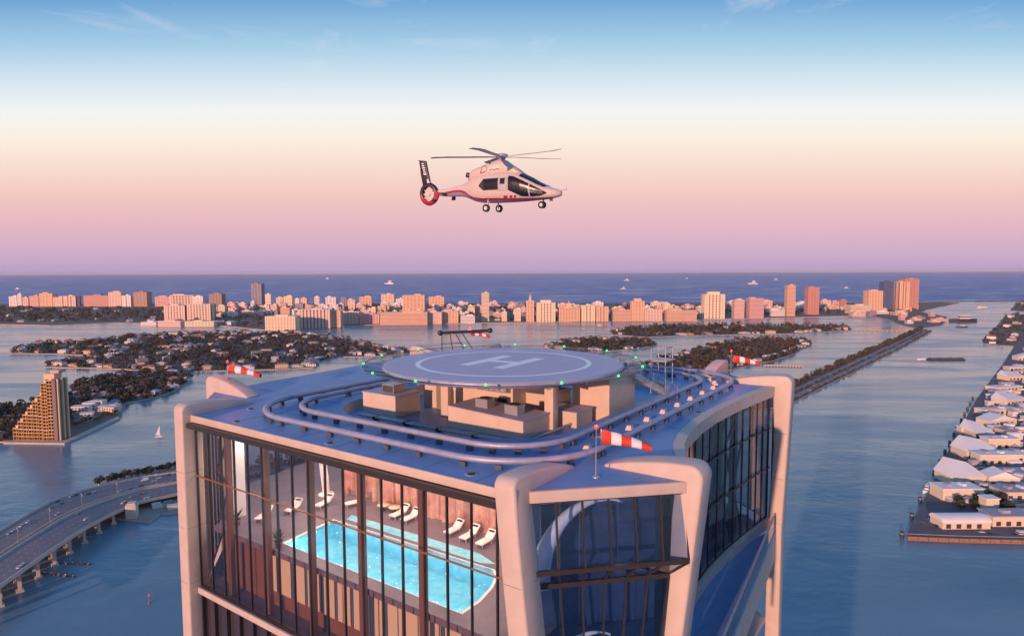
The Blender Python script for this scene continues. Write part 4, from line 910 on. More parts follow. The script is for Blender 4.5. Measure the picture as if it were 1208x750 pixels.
def settle(poly, n_house, n_tree, where, seed, hscale=1., tree=(6, 12), tr=(3.5, 6.5), nleaf=26, shore=.6, z=1.6, nopalm=0, avoid=None):
    r_ = random.Random(seed); xs = [p[0] for p in poly]; ys = [p[1] for p in poly]; hs = []
    def inside(m_=0):
        while 1:
            x, y = r_.uniform(min(xs), max(xs)), r_.uniform(min(ys), max(ys))
            if pip(x, y, poly) and not (avoid and pip(x, y, avoid)): return x, y
    # houses face the water: most stand a little behind the shore
    N = len(poly); tries = 0
    while len(hs) < n_house and tries < n_house*40:
        tries += 1
        if r_.random() < shore:
            i = r_.randrange(N); p, q = Vector(poly[i]), Vector(poly[(i+1) % N]); e = q-p
            if e.length < .1: continue
            nn = Vector((-e.y, e.x)).normalized(); c = p.lerp(q, r_.random()); off = r_.uniform(14, 24)*hscale
            x, y = c+nn*off
            if not pip(x, y, poly): x, y = c-nn*off
            if not pip(x, y, poly): continue
            rz = math.atan2(e.y, e.x)
        else: x, y = inside(); rz = r_.uniform(0, 6.3)
        if avoid and pip(x, y, avoid): continue
        if any((x-a)**2+(y-b)**2 < (24*hscale)**2 for a, b, _ in hs): continue
        hs.append((x, y, rz))
    cap = int(round(n_house*.68)); rest = hs[cap:]
    if rest:
        V, Fc, Mi, k0 = [], [], [], 0
        for x, y, rz in rest:
            me = r_.choice(HM); rz = rz if math.cos(rz) > 0 else rz+math.pi; c_, s_ = math.cos(rz)*hscale, math.sin(rz)*hscale
            V += [(x+v.co.x*c_-v.co.y*s_, y+v.co.x*s_+v.co.y*c_, z+v.co.z*hscale) for v in me.vertices]; Fc += [tuple(i+k0 for i in p.vertices) for p in me.polygons]; Mi += [p.material_index if p.material_index != 1 else 1 for p in me.polygons]; k0 += len(me.vertices)
        mb = MB(); mb.v, mb.f, mb.m, mb.sm = V, Fc, Mi, [False]*len(Fc); tag(mb.build('houses', [M_hw[0], M_hr[1], M_dark], recalc=False), 'many more small houses '+where, 'houses', kind='stuff')
    for x, y, rz in hs[:cap]:
        me = r_.choice(HM); o = bpy.data.objects.new('house', me); COL.objects.link(o); o.location = (x, y, z); o.rotation_euler[2] = rz if math.cos(rz) > 0 else rz+math.pi; o.scale = (hscale,)*3
        tag(o, HD[me]+WS[where], 'house', HD[me]+WS[where]); NHOUSE[0] += 1
    tr_ = []
    for _ in range(n_tree*3):
        if len(tr_) >= n_tree: break
        x, y = inside()
        if any((x-a)**2+(y-b)**2 < (11*hscale)**2 for a, b, _ in hs): continue
        if any((x-a)**2 < (10*hscale)**2 and 0 < b-y < 20*hscale for a, b, _ in hs) and r_.random() < .75: continue
        q_ = r_.random()**1.6; h = tree[0]*.6+(tree[1]*1.15-tree[0]*.6)*q_*r_.uniform(.7, 1.1); tr_.append((x, y, z, h, (tr[0]*.6+(tr[1]*1.2-tr[0]*.6)*q_)))
    # tall slim palms among them
    for _ in range(n_tree//12):
        x, y = inside(); tr_.append((x, y, z+r_.uniform(6, 11), 4, 2.4))
    leaf_obj('woodland', tr_, nleaf, M_leaf, label='dense dark trees '+where)
big = land('wooded_island', [(15,413),(40,406),(130,400),(150,396),(240,393),(350,392.5),(420,401),(445,409),(478,413),(484,417),(440,421),(400,421),(378,426),(368,434),(300,437),(222,438.5),(120,435),(52,433),(58,428),(88,425),(108,420),(70,418),(15,417)], 'long low residential island covered in trees', seed=2)
settle(big, 165, 2200, 'on the long residential island', 3, 1.25)
pen = land('wooded_peninsula', [(-60,523),(-60,490),(30,478),(78,468),(95,450),(150,441),(212,438.5),(228,447),(207,461),(180,470),(148,476),(141,484),(139,491),(104,508),(80,520)], 'low wooded peninsula below the stepped apartment block', step=14, amp=4, seed=4)
apt_poly = [Vector(P(x, y)[:2]) for x, y in ((0,512),(10,521),(90,522),(142,496),(142,478),(84,482),(84,505))]
settle(pen, 44, 900, 'on the peninsula behind the stepped apartment block', 5, .95, nleaf=46, avoid=apt_poly)
i3 = land('wooded_islet', [(640,411),(655,404),(690,400),(768,401),(776,407),(742,413),(690,416)], 'small wooded islet behind the helipad', seed=6)
settle(i3, 16, 420, 'on the islet behind the helipad', 7, 1.2)
i4 = land('wooded_island', [(720,391),(760,386),(860,384),(1000,386),(1006,390),(930,394),(860,395),(760,398),(721,395)], 'narrow far wooded island below the bright striped tower', seed=8)
settle(i4, 26, 800, 'on the narrow far island', 9, 1.3, shore=.8, tree=(10, 17), tr=(5, 8), nleaf=22)
i5 = land('wooded_island', [(700,452),(770,428),(800,418),(860,403),(900,399),(945,401),(958,406),(936,418),(905,427),(860,437),(780,452)], 'broad wooded island behind the rear right roof corner', seed=10)
settle(i5, 52, 1100, 'along the edge of the broad island by the causeway', 11, 1.05, shore=.95, nleaf=34)
bar = land('barrier_island', [(-400,383),(0,383),(60,384),(130,381),(190,382),(255,384),(330,391),(352,388),(400,384),(460,383),(640,380),(700,379),(880,376),(1000,373),(1030,372),(1062,383),(1085,388),(1112,384),(1118,374),(1085,368),(1100,364),(1132,357.5),(1095,357),(1085,357),(600,358),(-400,359)], 'flat built-up barrier island before the ocean', step=60, amp=14, seed=12, z=2)
westw = [P(x, y)[:2] for x, y in ((-300,382),(190,380),(192,366),(-300,361.5))]
settle([Vector(p) for p in westw], 42, 1500, 'in the wooded west end of the barrier island', 13, 1.6, tree=(14, 24), tr=(8, 13), nleaf=16, shore=.35, z=2)
mid = [Vector(P(x, y)[:2]) for x, y in ((190,381),(330,389),(470,381),(700,377),(880,374),(1000,371),(1080,368),(1070,360),(600,361),(190,362.5))]
settle(mid, 45, 1300, 'between the towers of the barrier island', 14, 1.9, tree=(10, 20), tr=(8, 13), nleaf=14, shore=.1, z=2)

# ------------------------------------------------------------------ towers of the barrier island
CP = {'orange': (.78, .48, .32), 'peach': (.78, .55, .45), 'pink': (.72, .42, .39), 'cream': (.82, .66, .46), 'white': (.82, .75, .71), 'brown': (.40, .26, .22), 'blue': (.10, .13, .24), 'red': (.56, .27, .23), 'grey': (.30, .27, .32)}
def bmat(c): return mat('render_'+c, CP[c], .8, var=.05, vscale=.03)
M_win = {k: mat('window_'+k, c, .3) for k, c in (('warm', (.34, .19, .17)), ('dark', (.07, .055, .075)), ('blue', (.06, .09, .17)))}
def block(x0, x1, yt, yb, col, style='grid', label=None, group=None, win='warm', depth=None, fl=None, crown=None, name='apartment_block', bays=None, Y=None):
    """a tower whose near face spans photo columns x0-x1, roof yt, foot yb"""
    g = P((x0+x1)/2, yb, 2) if Y is None else PY((x0+x1)/2, yb, Y); Yd = g.y; k = Yd/F
    wd = (x1-x0)*k; zt = PY((x0+x1)/2, yt, Yd).z; ht = zt-2; dp = depth or max(18, min(wd*.8, 55)); yaw = rnd.uniform(-.06, .06)
    cx, cy = g.x, Yd+dp/2
    fl = fl or max(4.2, 1.55*k); nf = max(2, int(round(ht/fl))); fl = ht/nf
    bays = bays or max(2, int(round((x1-x0)/3.6))); cs, sn = math.cos(yaw), math.sin(yaw)
    def bx(mb, lx, ly, lz, dx, dy, dz, mi=0): mb.box((cx+lx*cs-ly*sn, cy+lx*sn+ly*cs, lz), (dx, dy, dz), yaw, mi)
    walls, wins = MB(), MB()
    bx(wins, 0, 0, 2+ht/2, wd-1.6, dp-1.6, ht-.4)
    if style in ('grid', 'band'):
        for j in range(nf+1): bx(walls, 0, 0, 2+j*fl-(0 if j else -.6), wd, dp, fl*(.56 if style == 'grid' else .60))
    if style in ('grid', 'rib'):
        for i in range(bays+1):
            lx = -wd/2+i*wd/bays; lx = max(-wd/2+.5, min(wd/2-.5, lx)); bw = wd/bays*(.38 if style == 'grid' else .58)
            for s in (-1, 1): bx(walls, max(-wd/2+bw/2, min(wd/2-bw/2, lx)), s*(dp/2-.5), 2+ht/2, bw, 2.2, ht)
        for s in (-1, 1): bx(walls, s*(wd/2-.6), 0, 2+ht/2, 1.25, dp*.45, ht)
    if style == 'rib':
        for j in range(0, nf+1, 2): bx(walls, 0, 0, 2+j*fl, wd-.8, dp-.8, fl*.4)
    rf = MB(); bx(rf, 0, 0, 2+ht+.6, wd+.6, dp+.6, 1.6)
    pw = wd*rnd.uniform(.25, .5); bx(rf, rnd.uniform(-.2, .2)*wd, 0, 2+ht+1.4+k*.7, pw, dp*.5, max(4, 1.4*k))
    if crown == 'spire': bx(rf, 0, 0, 2+ht+4*k*.8, wd*.25, wd*.25, 5*k); bx(rf, 0, 0, 2+ht+6.5*k, 3, 3, 4*k)
    if crown == 'step': bx(rf, 0, 0, 2+ht+1.6*k, wd*.55, dp*.6, 3.4*k)
    t_ = thing(name, (cx, cy, 2), label or 'mid-rise apartment block', 'building', group)
    walls.build('wall', bmat(col), t_, recalc=False); tag(wins.build('glazing', M_win[win], t_, recalc=False)); rf.build('roof', bmat(col), t_, recalc=False)
    return t_
# seafront row behind
A = 359.5
row = [(11,20,350,'white','grid'),(21,26,347.5,'white','grid'),(27,34,351.5,'peach','grid'),(35,46,349.5,'pink','band'),(47,62,346.5,'orange','grid'),(63,74,351,'peach','grid'),(75,90,349.5,'peach','rib'),
       (99,128,349,'red','band'),(128.5,143,345,'peach','grid'),(144,155,349,'white','rib'),(158,174,345,'brown','grid'),(183,200,350.5,'pink','grid'),(200.5,228,348.5,'peach','rib'),(228.5,240,350,'white','grid'),(247,262,347,'brown','rib'),
       (313,320,347.5,'white','band'),(326,334,351.5,'peach','grid'),(335,345,350,'cream','grid'),(348,353,353,'white','grid'),(355,362,352,'peach','grid'),(371,377,350.5,'white','band'),(384,396,351,'white','grid'),(402,409,351.5,'grey','rib'),(410,419,354,'peach','grid'),
       (424,438,350.5,'orange','grid'),(450,465,347.5,'peach','grid'),(467,475,353,'white','grid'),(506,524,350.5,'orange','grid'),(540,552,357,'white','band'),(578,586,356,'peach','grid'),(600,611,357.5,'pink','grid'),(640,650,356,'peach','grid'),(700,712,357,'white','grid'),(735,742,358,'grey','grid'),
       (860,868,356,'white','band'),(901,911,355,'peach','grid'),(941,953,357,'white','grid'),(971,980,354.5,'peach','grid'),(982,990,356,'pink','grid'),(991,999,354.5,'red','band')]
words = {'white': 'whitish', 'peach': 'peach', 'pink': 'pink', 'orange': 'orange', 'red': 'salmon red', 'cream': 'cream', 'brown': 'brown', 'grey': 'grey'}
sty = {'grid': 'gridded', 'band': 'banded', 'rib': 'ribbed'}
for r_ in row:
    x0, x1, yt, c, s = r_
    sz = ('narrow' if x1-x0 < 8 else 'wide' if x1-x0 > 14 else 'medium')+(' tall' if yt < 350 else ' low' if yt > 353 else ''); lb = '%s %s %s seafront block against the ocean' % (sz, words[c], sty[s])
    block(x0, x1, yt, 361.5, c, s, lb, lb[:-18]+'s', win='dark' if s == 'rib' else 'warm')
block(297,309,335,361,'grey','rib','tall dark slender tower alone on the ocean skyline',win='dark',bays=3)
# taller and nearer towers, each its own
block(194,219,360.5,379,'peach','rib','ribbed twin slab block beside the wooded west end, open left wing',bays=7,win='dark'); block(221,249,359,379,'peach','rib','ribbed twin slab block with a wider front, next to its twin',bays=8,win='dark')
block(186,214,379.5,384.5,'peach','band','low terrace at the water below the first ribbed slab',fl=8); block(218,252,379.8,384.5,'cream','grid','low cream terrace at the water below the wider ribbed slab',fl=8); block(166,184,380.5,384,'white','band','low white pavilion at the water left of the ribbed slabs',fl=8)
block(313,349,373.5,391,'cream','grid','bright cream waterfront block with a tower behind',name='waterfront_block'); block(331,342,363.5,385,'orange','band','narrow orange tower rising behind the cream waterfront block')
block(352,389,365.5,387,'peach','rib','wide ribbed peach slab at the bay shore',bays=9,win='dark'); block(389.5,402,367,386,'orange','grid','short orange wing at the end of the ribbed peach slab')
block(405,423,368,382,'peach','grid','plain peach block between the ribbed slab and the long low block'); block(448,504,369,383,'orange','band','long low orange block on the bay shore'); block(475,501,348.5,371,'orange','grid','big square orange block behind the long low one',bays=6)
block(424,447,371,382,'pink','grid','low pink block beside the long low orange one')
block(504.5,521,368.5,382,'peach','grid','small peach block at the end of the long orange one'); block(521.5,541,367,381,'orange','grid','pale orange block left of the slender bright tower'); block(543,560,373,381,'white','band','low white banded building on the bay shore')
block(568,577,346,379,'cream','band','slender bright cream tower standing alone at the bay shore'); block(592,598,368,379,'cream','grid','small cream block between gaps on the bay shore'); block(607,614.5,364.5,379,'cream','grid','narrow cream block beside the domed one'); block(621,630,355,379.5,'orange','grid','narrow orange block with a spire',crown='spire')
block(633,655,357.5,379.5,'cream','rib','bright cream block of full bays at the shore',bays=6,crown='step'); block(659,684,363.5,379,'orange','grid','orange block with a pale tower rising from its middle',crown='spire'); block(686,702,360.5,379,'cream','rib','cream ribbed block, first of a joined pair',bays=4); block(703,717.5,362,379,'orange','rib','orange ribbed block, second of a joined pair',bays=4)
block(723,745,366,378.5,'orange','band','long orange hotel wing left of the raised block'); block(745.5,760,355.5,378.5,'orange','grid','orange block raised in the middle of the hotel',crown='step'); block(760.5,781,365.5,378.5,'peach','grid','peach hotel wing right of the raised block'); block(786,822,366.5,378.5,'orange','band','low wide orange block left of the striped tower')
block(831,855,347.5,376,'cream','rib','bright tower with cream vertical stripes',bays=6,crown='step'); block(866,878,354,375.5,'peach','band','plain peach tower right of the striped one'); block(884,901,352.5,375.5,'pink','band','broader pink tower beside the plain peach one'); block(910,926,366,373,'white','band','low white terraced building by the lone slim tower')
block(928,938,337,373,'orange','band','slim tall orange tower standing alone'); block(953,966,339.5,371,'red','grid','tall reddish tower next to the slim orange one',bays=4)
block(1003,1028,360.5,370,'cream','band','low wide cream block before the blue glass tower'); block(1024,1041,343.5,367.5,'orange','grid','squarish orange tower beside the blue glass tower'); block(1041.5,1053,332.5,366,'blue','rib','blue glass tower near the harbour mouth',win='blue',bays=4)
block(1060,1072,333,366.5,'orange','rib','orange tower joined in front of the pink one',bays=4,win='dark'); block(1066,1083,329.5,365,'red','grid','tallest pink tower at the harbour mouth',bays=5)
rb = random.Random(21)
for i in range(285):
    x = rb.uniform(240, 1080); yb = rb.uniform(363.5, 375 if x < 900 else 368); k = P(x, yb, 2).y/F; w_ = rb.uniform(4, 11); h_ = rb.uniform(2.4, 7.5) if x < 900 else rb.uniform(2, 5); c = rb.choice(('white', 'peach', 'peach', 'cream', 'pink', 'orange', 'grey'))
    sy = rb.choice(('grid', 'band')); lb = '%s %s %s %s building in the streets behind the shore towers' % ('tallish' if h_ > 5 else 'squat', 'narrow' if w_ < 6 else 'wide' if w_ > 9 else 'mid-width', words[c], sty[sy])
    block(x, x+w_, yb-h_, yb, c, sy, lb, lb.replace('building in the streets', 'buildings'), name='low_rise_building')
for i in range(26):
    x = rb.uniform(1000, 1105); yb = rb.uniform(369, 383); w_ = rb.uniform(5, 16); h_ = rb.uniform(1.6, 4); c = rb.choice(('white', 'peach', 'grey', 'pink'))
    if pip(P(x, yb).x, P(x, yb).y, [P(a, b)[:2] for a, b in ((1000,373),(1062,382),(1085,387),(1112,383),(1116,374),(1085,369),(1000,369))]): block(x, x+w_, yb-h_, yb, c, 'band', '%s low terminal building by the harbour mouth' % words[c], 'low %s terminal buildings' % words[c], name='terminal_building')

# ------------------------------------------------------------------ stepped apartment block
sa = thing('stepped_apartment_block', P(45, 517, 1.6), 'golden stepped apartment block rising in terraces at the water', 'building')
M_gold = mat('ochre_render', (.60, .33, .13), .75, var=.08, vscale=.06); M_goldw = mat('pale_render', (.70, .50, .30), .75)
f0, f1 = P(16, 519, 1.6), P(65, 519.5, 1.6); e0_, e1_ = P(63, 519.5, 1.6), P(82, 511, 1.6)
du = (f1-f0); Lf = du.length; du.normalize(); dv = Vector((-du.y, du.x, 0)); Le = 19.
k_ = f1.y/F; FLH = 4.6; nb = 8; bw = Lf/nb
tops = [459.5+0, 463, 470, 477, 484, 491, 498, 505]; tops = tops[::-1]
def sbox(mb, u0, u1, v0, v1, z0, z1, mi=0):
    q = [f0+du*u0+dv*v0, f0+du*u1+dv*v0, f0+du*u1+dv*v1, f0+du*u0+dv*v1]; return mb.hexa([(p.x, p.y, z0) for p in q], [(p.x, p.y, z1) for p in q], mi)
tops = [PY(30, y, f1.y).z for y in (506, 498, 490, 482, 474, 467, 452, 449)]
for i in range(nb):
    zt = tops[i]; u0, u1 = i*bw, (i+1)*bw; vv = 0 if i < 6 else -1.5
    core = MB(); sbox(core, u0+.3, u1-.3, vv+3, Le-1, 1.6, zt-1); bay = core.build('stepped_bay', M_win['dark'], sa)
    nf = max(3, int((zt-1.6)/FLH)); fh = (zt-1.6)/nf
    for j in range(nf+1): sbox(MB(), u0+.31, u1-.31, vv+.3, Le, 1.6+j*fh-.5, 1.6+j*fh+.75).build('balcony', M_goldw if j in (nf, 3, 7) else M_gold, bay)
    sbox(MB(), u0-.3, u0+.3, vv, Le+.2, 1.6, zt+1.4).build('party_wall', M_gold, bay)
    mbw = MB(); sbox(mbw, (u0+u1)/2-.35, (u0+u1)/2+.35, vv+.8, vv+2.8, 1.6, zt); mbw.build('pier', M_gold, bay)
    tb_ = MB(); sbox(tb_, u0+bw*.2, u1-bw*.15, vv+3, vv+9, zt+.76, zt+4.2); tb_.build('roof_room', M_goldw, bay)
ew = MB(); sbox(ew, Lf-.3, Lf+5, -1, Le+3, 1.6, tops[-1]+1); ew.build('end_wall', mat('shade_tinted_wall', (.24, .16, .15), .85), sa)  # darker wall colour paints in shade on the end turned from the sun
for v in (1, 9, 17): sbox(MB(), Lf+5.01, Lf+7.4, v, v+2.2, 1.6, tops[-1]+2).build('buttress', M_goldw, sa)
sbox(MB(), Lf-13, Lf+2, 2, Le-3, tops[-1]+2, tops[-1]+9).build('penthouse', M_goldw, sa)
sbox(MB(), Lf-8, Lf+4, 8, Le+2, tops[-1]+9.01, tops[-1]+13).build('lift_tower', mat('pinkish_render', (.55, .37, .30), .8), sa)
qz = [P(*p, 2.3) for p in ((4,521.5),(76,522.5),(104,510),(141,493),(139,491),(103,507.5),(75,519.8),(4,519))]
tag(MB().prism([p[:2] for p in qz], -1, 2.4).build('quay', M_wallsea), 'pale quay wall round the stepped apartment block', kind='structure')
# villas on the quay point
for i, (x, y, w_, d_, h_, rz) in enumerate(((93,486,26,16,9,.2),(104,483,20,14,11,.1),(113,481.5,22,14,12,0),(121,485,18,14,8,.3),(129,487,20,14,9,-.2),(134,485,14,12,10,-.3),(100,491,18,12,5,.4))):
    p = P(x, y, 1.6); v_ = thing('waterfront_villa', p, ('white flat-roofed villa on the quay point with %s' % ['a wide front', 'two storeys', 'a tall stair block', 'a low wing', 'cream walls', 'a rounded end', 'a single storey'][i]), 'villa')
    c = M_hw[0] if i not in (4, 5) else M_hw[2]; mb = MB(); mb.box((p.x, p.y+d_/2, 1.6+h_/2), (w_, d_, h_), rz); mb.build('wall', c, v_)
    MB().box((p.x, p.y+d_/2, 1.6+h_+.35), (w_+1, d_+1, .7), rz).build('roof', M_hr[2], v_)
    for kx in range(int(w_/5)):
        for zz in range(int(h_/4)):
            lx = -w_/2+5*(kx+.5); MB().box((p.x+lx*math.cos(rz)-(-d_/2)*math.sin(rz), p.y+d_/2+lx*math.sin(rz)+(-d_/2)*math.cos(rz), 1.6+2.2+4*zz), (2.6, .3, 1.9), rz).build('window', M_win['dark'], v_)
# garden trees on the point and beside the block, one by one
def tree(x, y, z, h, r_, label, group, nleaf=150, seed=0, name='tree', lf=.24):
    q = random.Random(seed); t_ = thing(name, (x, y, z), label, 'tree', group)
    tk = MB().tube([(x, y, z), (x+q.uniform(-.2, .2), y, z+h*.35), (x+q.uniform(-.4, .4), y, z+h*.62)], [h*.035, h*.026, h*.012], 7)
    for k in range(4):
        a = q.uniform(0, 6.3); tk.tube([(x, y, z+h*(.28+.07*k)), (x+math.cos(a)*r_*.6, y+math.sin(a)*r_*.6, z+h*(.5+.08*k))], [h*.016, h*.006], 5)
    tk.build('trunk', M_trunk, t_)
    cl = [(x+q.uniform(-.5, .5)*r_, y+q.uniform(-.5, .5)*r_, z+h*q.uniform(.15, .4), h*q.uniform(.45, .62), r_*q.uniform(.45, .7)) for _ in range(5)]
    leaf_obj('crown', cl, nleaf, M_leaf2, t_, lf); return t_
rt = random.Random(31)
for i in range(16):
    f_ = i/15; p = P(86+f_*52+rt.uniform(-2, 2), 506-f_*17+rt.uniform(-3, 0), 1.6); tree(p.x, p.y, 1.6, rt.uniform(6, 11), rt.uniform(3, 5), 'dark round tree along the quay right of the stepped apartment block', 'trees along the quay', 40, i)
for i in range(14):
    p = P(rt.uniform(-20, 30), rt.uniform(500, 517), 1.6)
    if i < 8: p = P(rt.uniform(-20, 14), rt.uniform(505, 519), 1.6)
    tree(p.x, p.y, 1.6, rt.uniform(9, 15), rt.uniform(4, 7), 'dark tree left of the stepped apartment block', 'trees left of the apartment block', 50, 40+i)

# ------------------------------------------------------------------ causeway with its road
cl_ = [Vector((-376, 690)), Vector((-230, 800)), Vector(P(600,500)[:2]), Vector(P(905,466)[:2]), Vector(P(960,442)[:2]), Vector(P(1000,424)[:2]), Vector(P(1060,399)[:2]), Vector(P(1086,387.5)[:2])]
cr_ = [Vector((-336, 640)), Vector((-170, 720)), Vector(P(640,520)[:2]), Vector(P(928,479)[:2]), Vector(P(975,455)[:2]), Vector(P(1010,438)[:2]), Vector(P(1064,411)[:2]), Vector(P(1099,391)[:2])]
def rs(pl, n):
    L = [0]
    for a, b in zip(pl, pl[1:]): L.append(L[-1]+(b-a).length)
    return [Vector([float(np.interp(s, L, [p[i] for p in pl])) for i in range(len(pl[0]))]) for s in np.linspace(0, L[-1], n)]
NC = 70; CL, CR = rs(cl_, NC), rs(cr_, NC)
tag(MB().prism(CL+CR[::-1], -1.5, 1.6, 1, 0).build('causeway', [M_land, M_wallsea]), 'long straight causeway crossing the bay', kind='structure')
def ribbon(Ls, Rs, f0, f1, z0, name, m_, parent=None, zs=None, label=None):
    a = [p.lerp(q, f0) for p, q in zip(Ls, Rs)]; b = [p.lerp(q, f1) for p, q in zip(Ls, Rs)]; n = len(a)
    zz = zs if zs is not None else [z0]*n
    mb = MB(); mb.add([(p[0], p[1], h) for p, h in zip(a, zz)]+[(p[0], p[1], h) for p, h in zip(b, zz)], [(i, i+n, i+n+1, i+1) for i in range(n-1)])
    o = mb.build(name, m_, parent, recalc=False)
    if parent is None: tag(o, label, kind='structure')
    return o
ribbon(CL, CR, .34, .60, 1.72, 'causeway_road', M_asph, label='grey carriageway along the causeway'); ribbon(CL, CR, .66, .92, 1.72, 'causeway_road', M_asph, label='second grey carriageway along the causeway by the channel')
for f_ in (.425, .51, .75, .835): ribbon(CL, CR, f_, f_+.006, 1.73, 'lane_marking', M_line, label='pale lane line on the causeway')
tr_ = []
for i in range(900):
    s = rt.random(); f_ = rt.choice((rt.uniform(.02, .3), rt.uniform(.02, .3), rt.uniform(.02, .3), rt.uniform(.615, .645), rt.uniform(.94, .98))); j = s*(NC-1); k = int(j); k = min(k, NC-2)
    p = CL[k].lerp(CL[k+1], j-k).lerp(CR[k].lerp(CR[k+1], j-k), f_); tr_.append((p.x, p.y, 1.6, rt.uniform(6, 13) if f_ < .5 else rt.uniform(3, 6), rt.uniform(3, 6) if f_ < .5 else rt.uniform(1.8, 3)))
leaf_obj('roadside_trees', tr_, 30, M_leaf, label='dark trees lining the long causeway')

# cars
def car_thing(col, van=False):
    c_ = thing('car', (0, 0, 0), 'car', 'car'); mb = MB(); L, Wd = (4.6, 1.9) if not van else (6.4, 2.2); zr = 1.45 if not van else 2.7
    prof = [(-L/2, .4), (L/2, .4), (L/2, .75), (L*.27, .95), (-L*.46, .98), (-L/2, .8)] if not van else [(-L/2, .4), (L/2, .4), (L/2, 1.2), (L*.36, 1.5), (L*.3, zr), (-L/2, zr)]
    n = len(prof); mb.add([(x, -Wd/2, z) for x, z in prof]+[(x, Wd/2, z) for x, z in prof], [tuple(range(n-1, -1, -1)), tuple(range(n, 2*n))]+[(i, (i+1) % n, (i+1) % n+n, i+n) for i in range(n)])
    mb.build('body', mat('car_paint_'+col[0], col[1], .3, coat=.5), c_)
    if not van:
        MB().hexa([(-L*.40, -Wd*.44, .97), (L*.22, -Wd*.44, .96), (L*.22, Wd*.44, .96), (-L*.40, Wd*.44, .97)], [(-L*.28, -Wd*.37, 1.42), (L*.05, -Wd*.37, 1.42), (L*.05, Wd*.37, 1.42), (-L*.28, Wd*.37, 1.42)]).build('window', M_hg, c_)
        MB().box((-L*.115, 0, 1.44), (L*.34, Wd*.74, .04)).build('roof', MATS['car_paint_'+col[0]], c_)
    else: MB().hexa([(L*.37, -Wd*.45, 1.45), (L*.375, -Wd*.45, 1.45), (L*.375, Wd*.45, 1.45), (L*.37, Wd*.45, 1.45)], [(L*.31, -Wd*.42, 2.5), (L*.32, -Wd*.42, 2.5), (L*.32, Wd*.42, 2.5), (L*.31, Wd*.42, 2.5)]).build('windscreen', M_hg, c_)
    for sx in (-.31, .31):
        for sy in (-1, 1): MB().tube([(L*sx, sy*Wd*.4, .34), (L*sx, sy*Wd*.5, .34)], .34, 10, smooth=False).build('wheel', M_tyre, c_)
    return c_
CC = [('white', (.75, .74, .72)), ('silver', (.45, .45, .47)), ('black', (.02, .02, .025)), ('red', (.40, .04, .035)), ('blue', (.05, .09, .22)), ('grey', (.18, .18, .19))]
cars = [car_thing(c) for c in CC]; van = car_thing(CC[0], True); used = set()
def put_car(kind, loc, yaw, label, group):
    src = van if kind == 'van' else cars[kind]
    if src in used: o = copy_tree(src)
    else: o = src; used.add(src)
    o.location = loc; o.rotation_euler = (0, 0, yaw); o['label'] = label; o['group'] = group
    if kind == 'van': o['category'] = 'van'
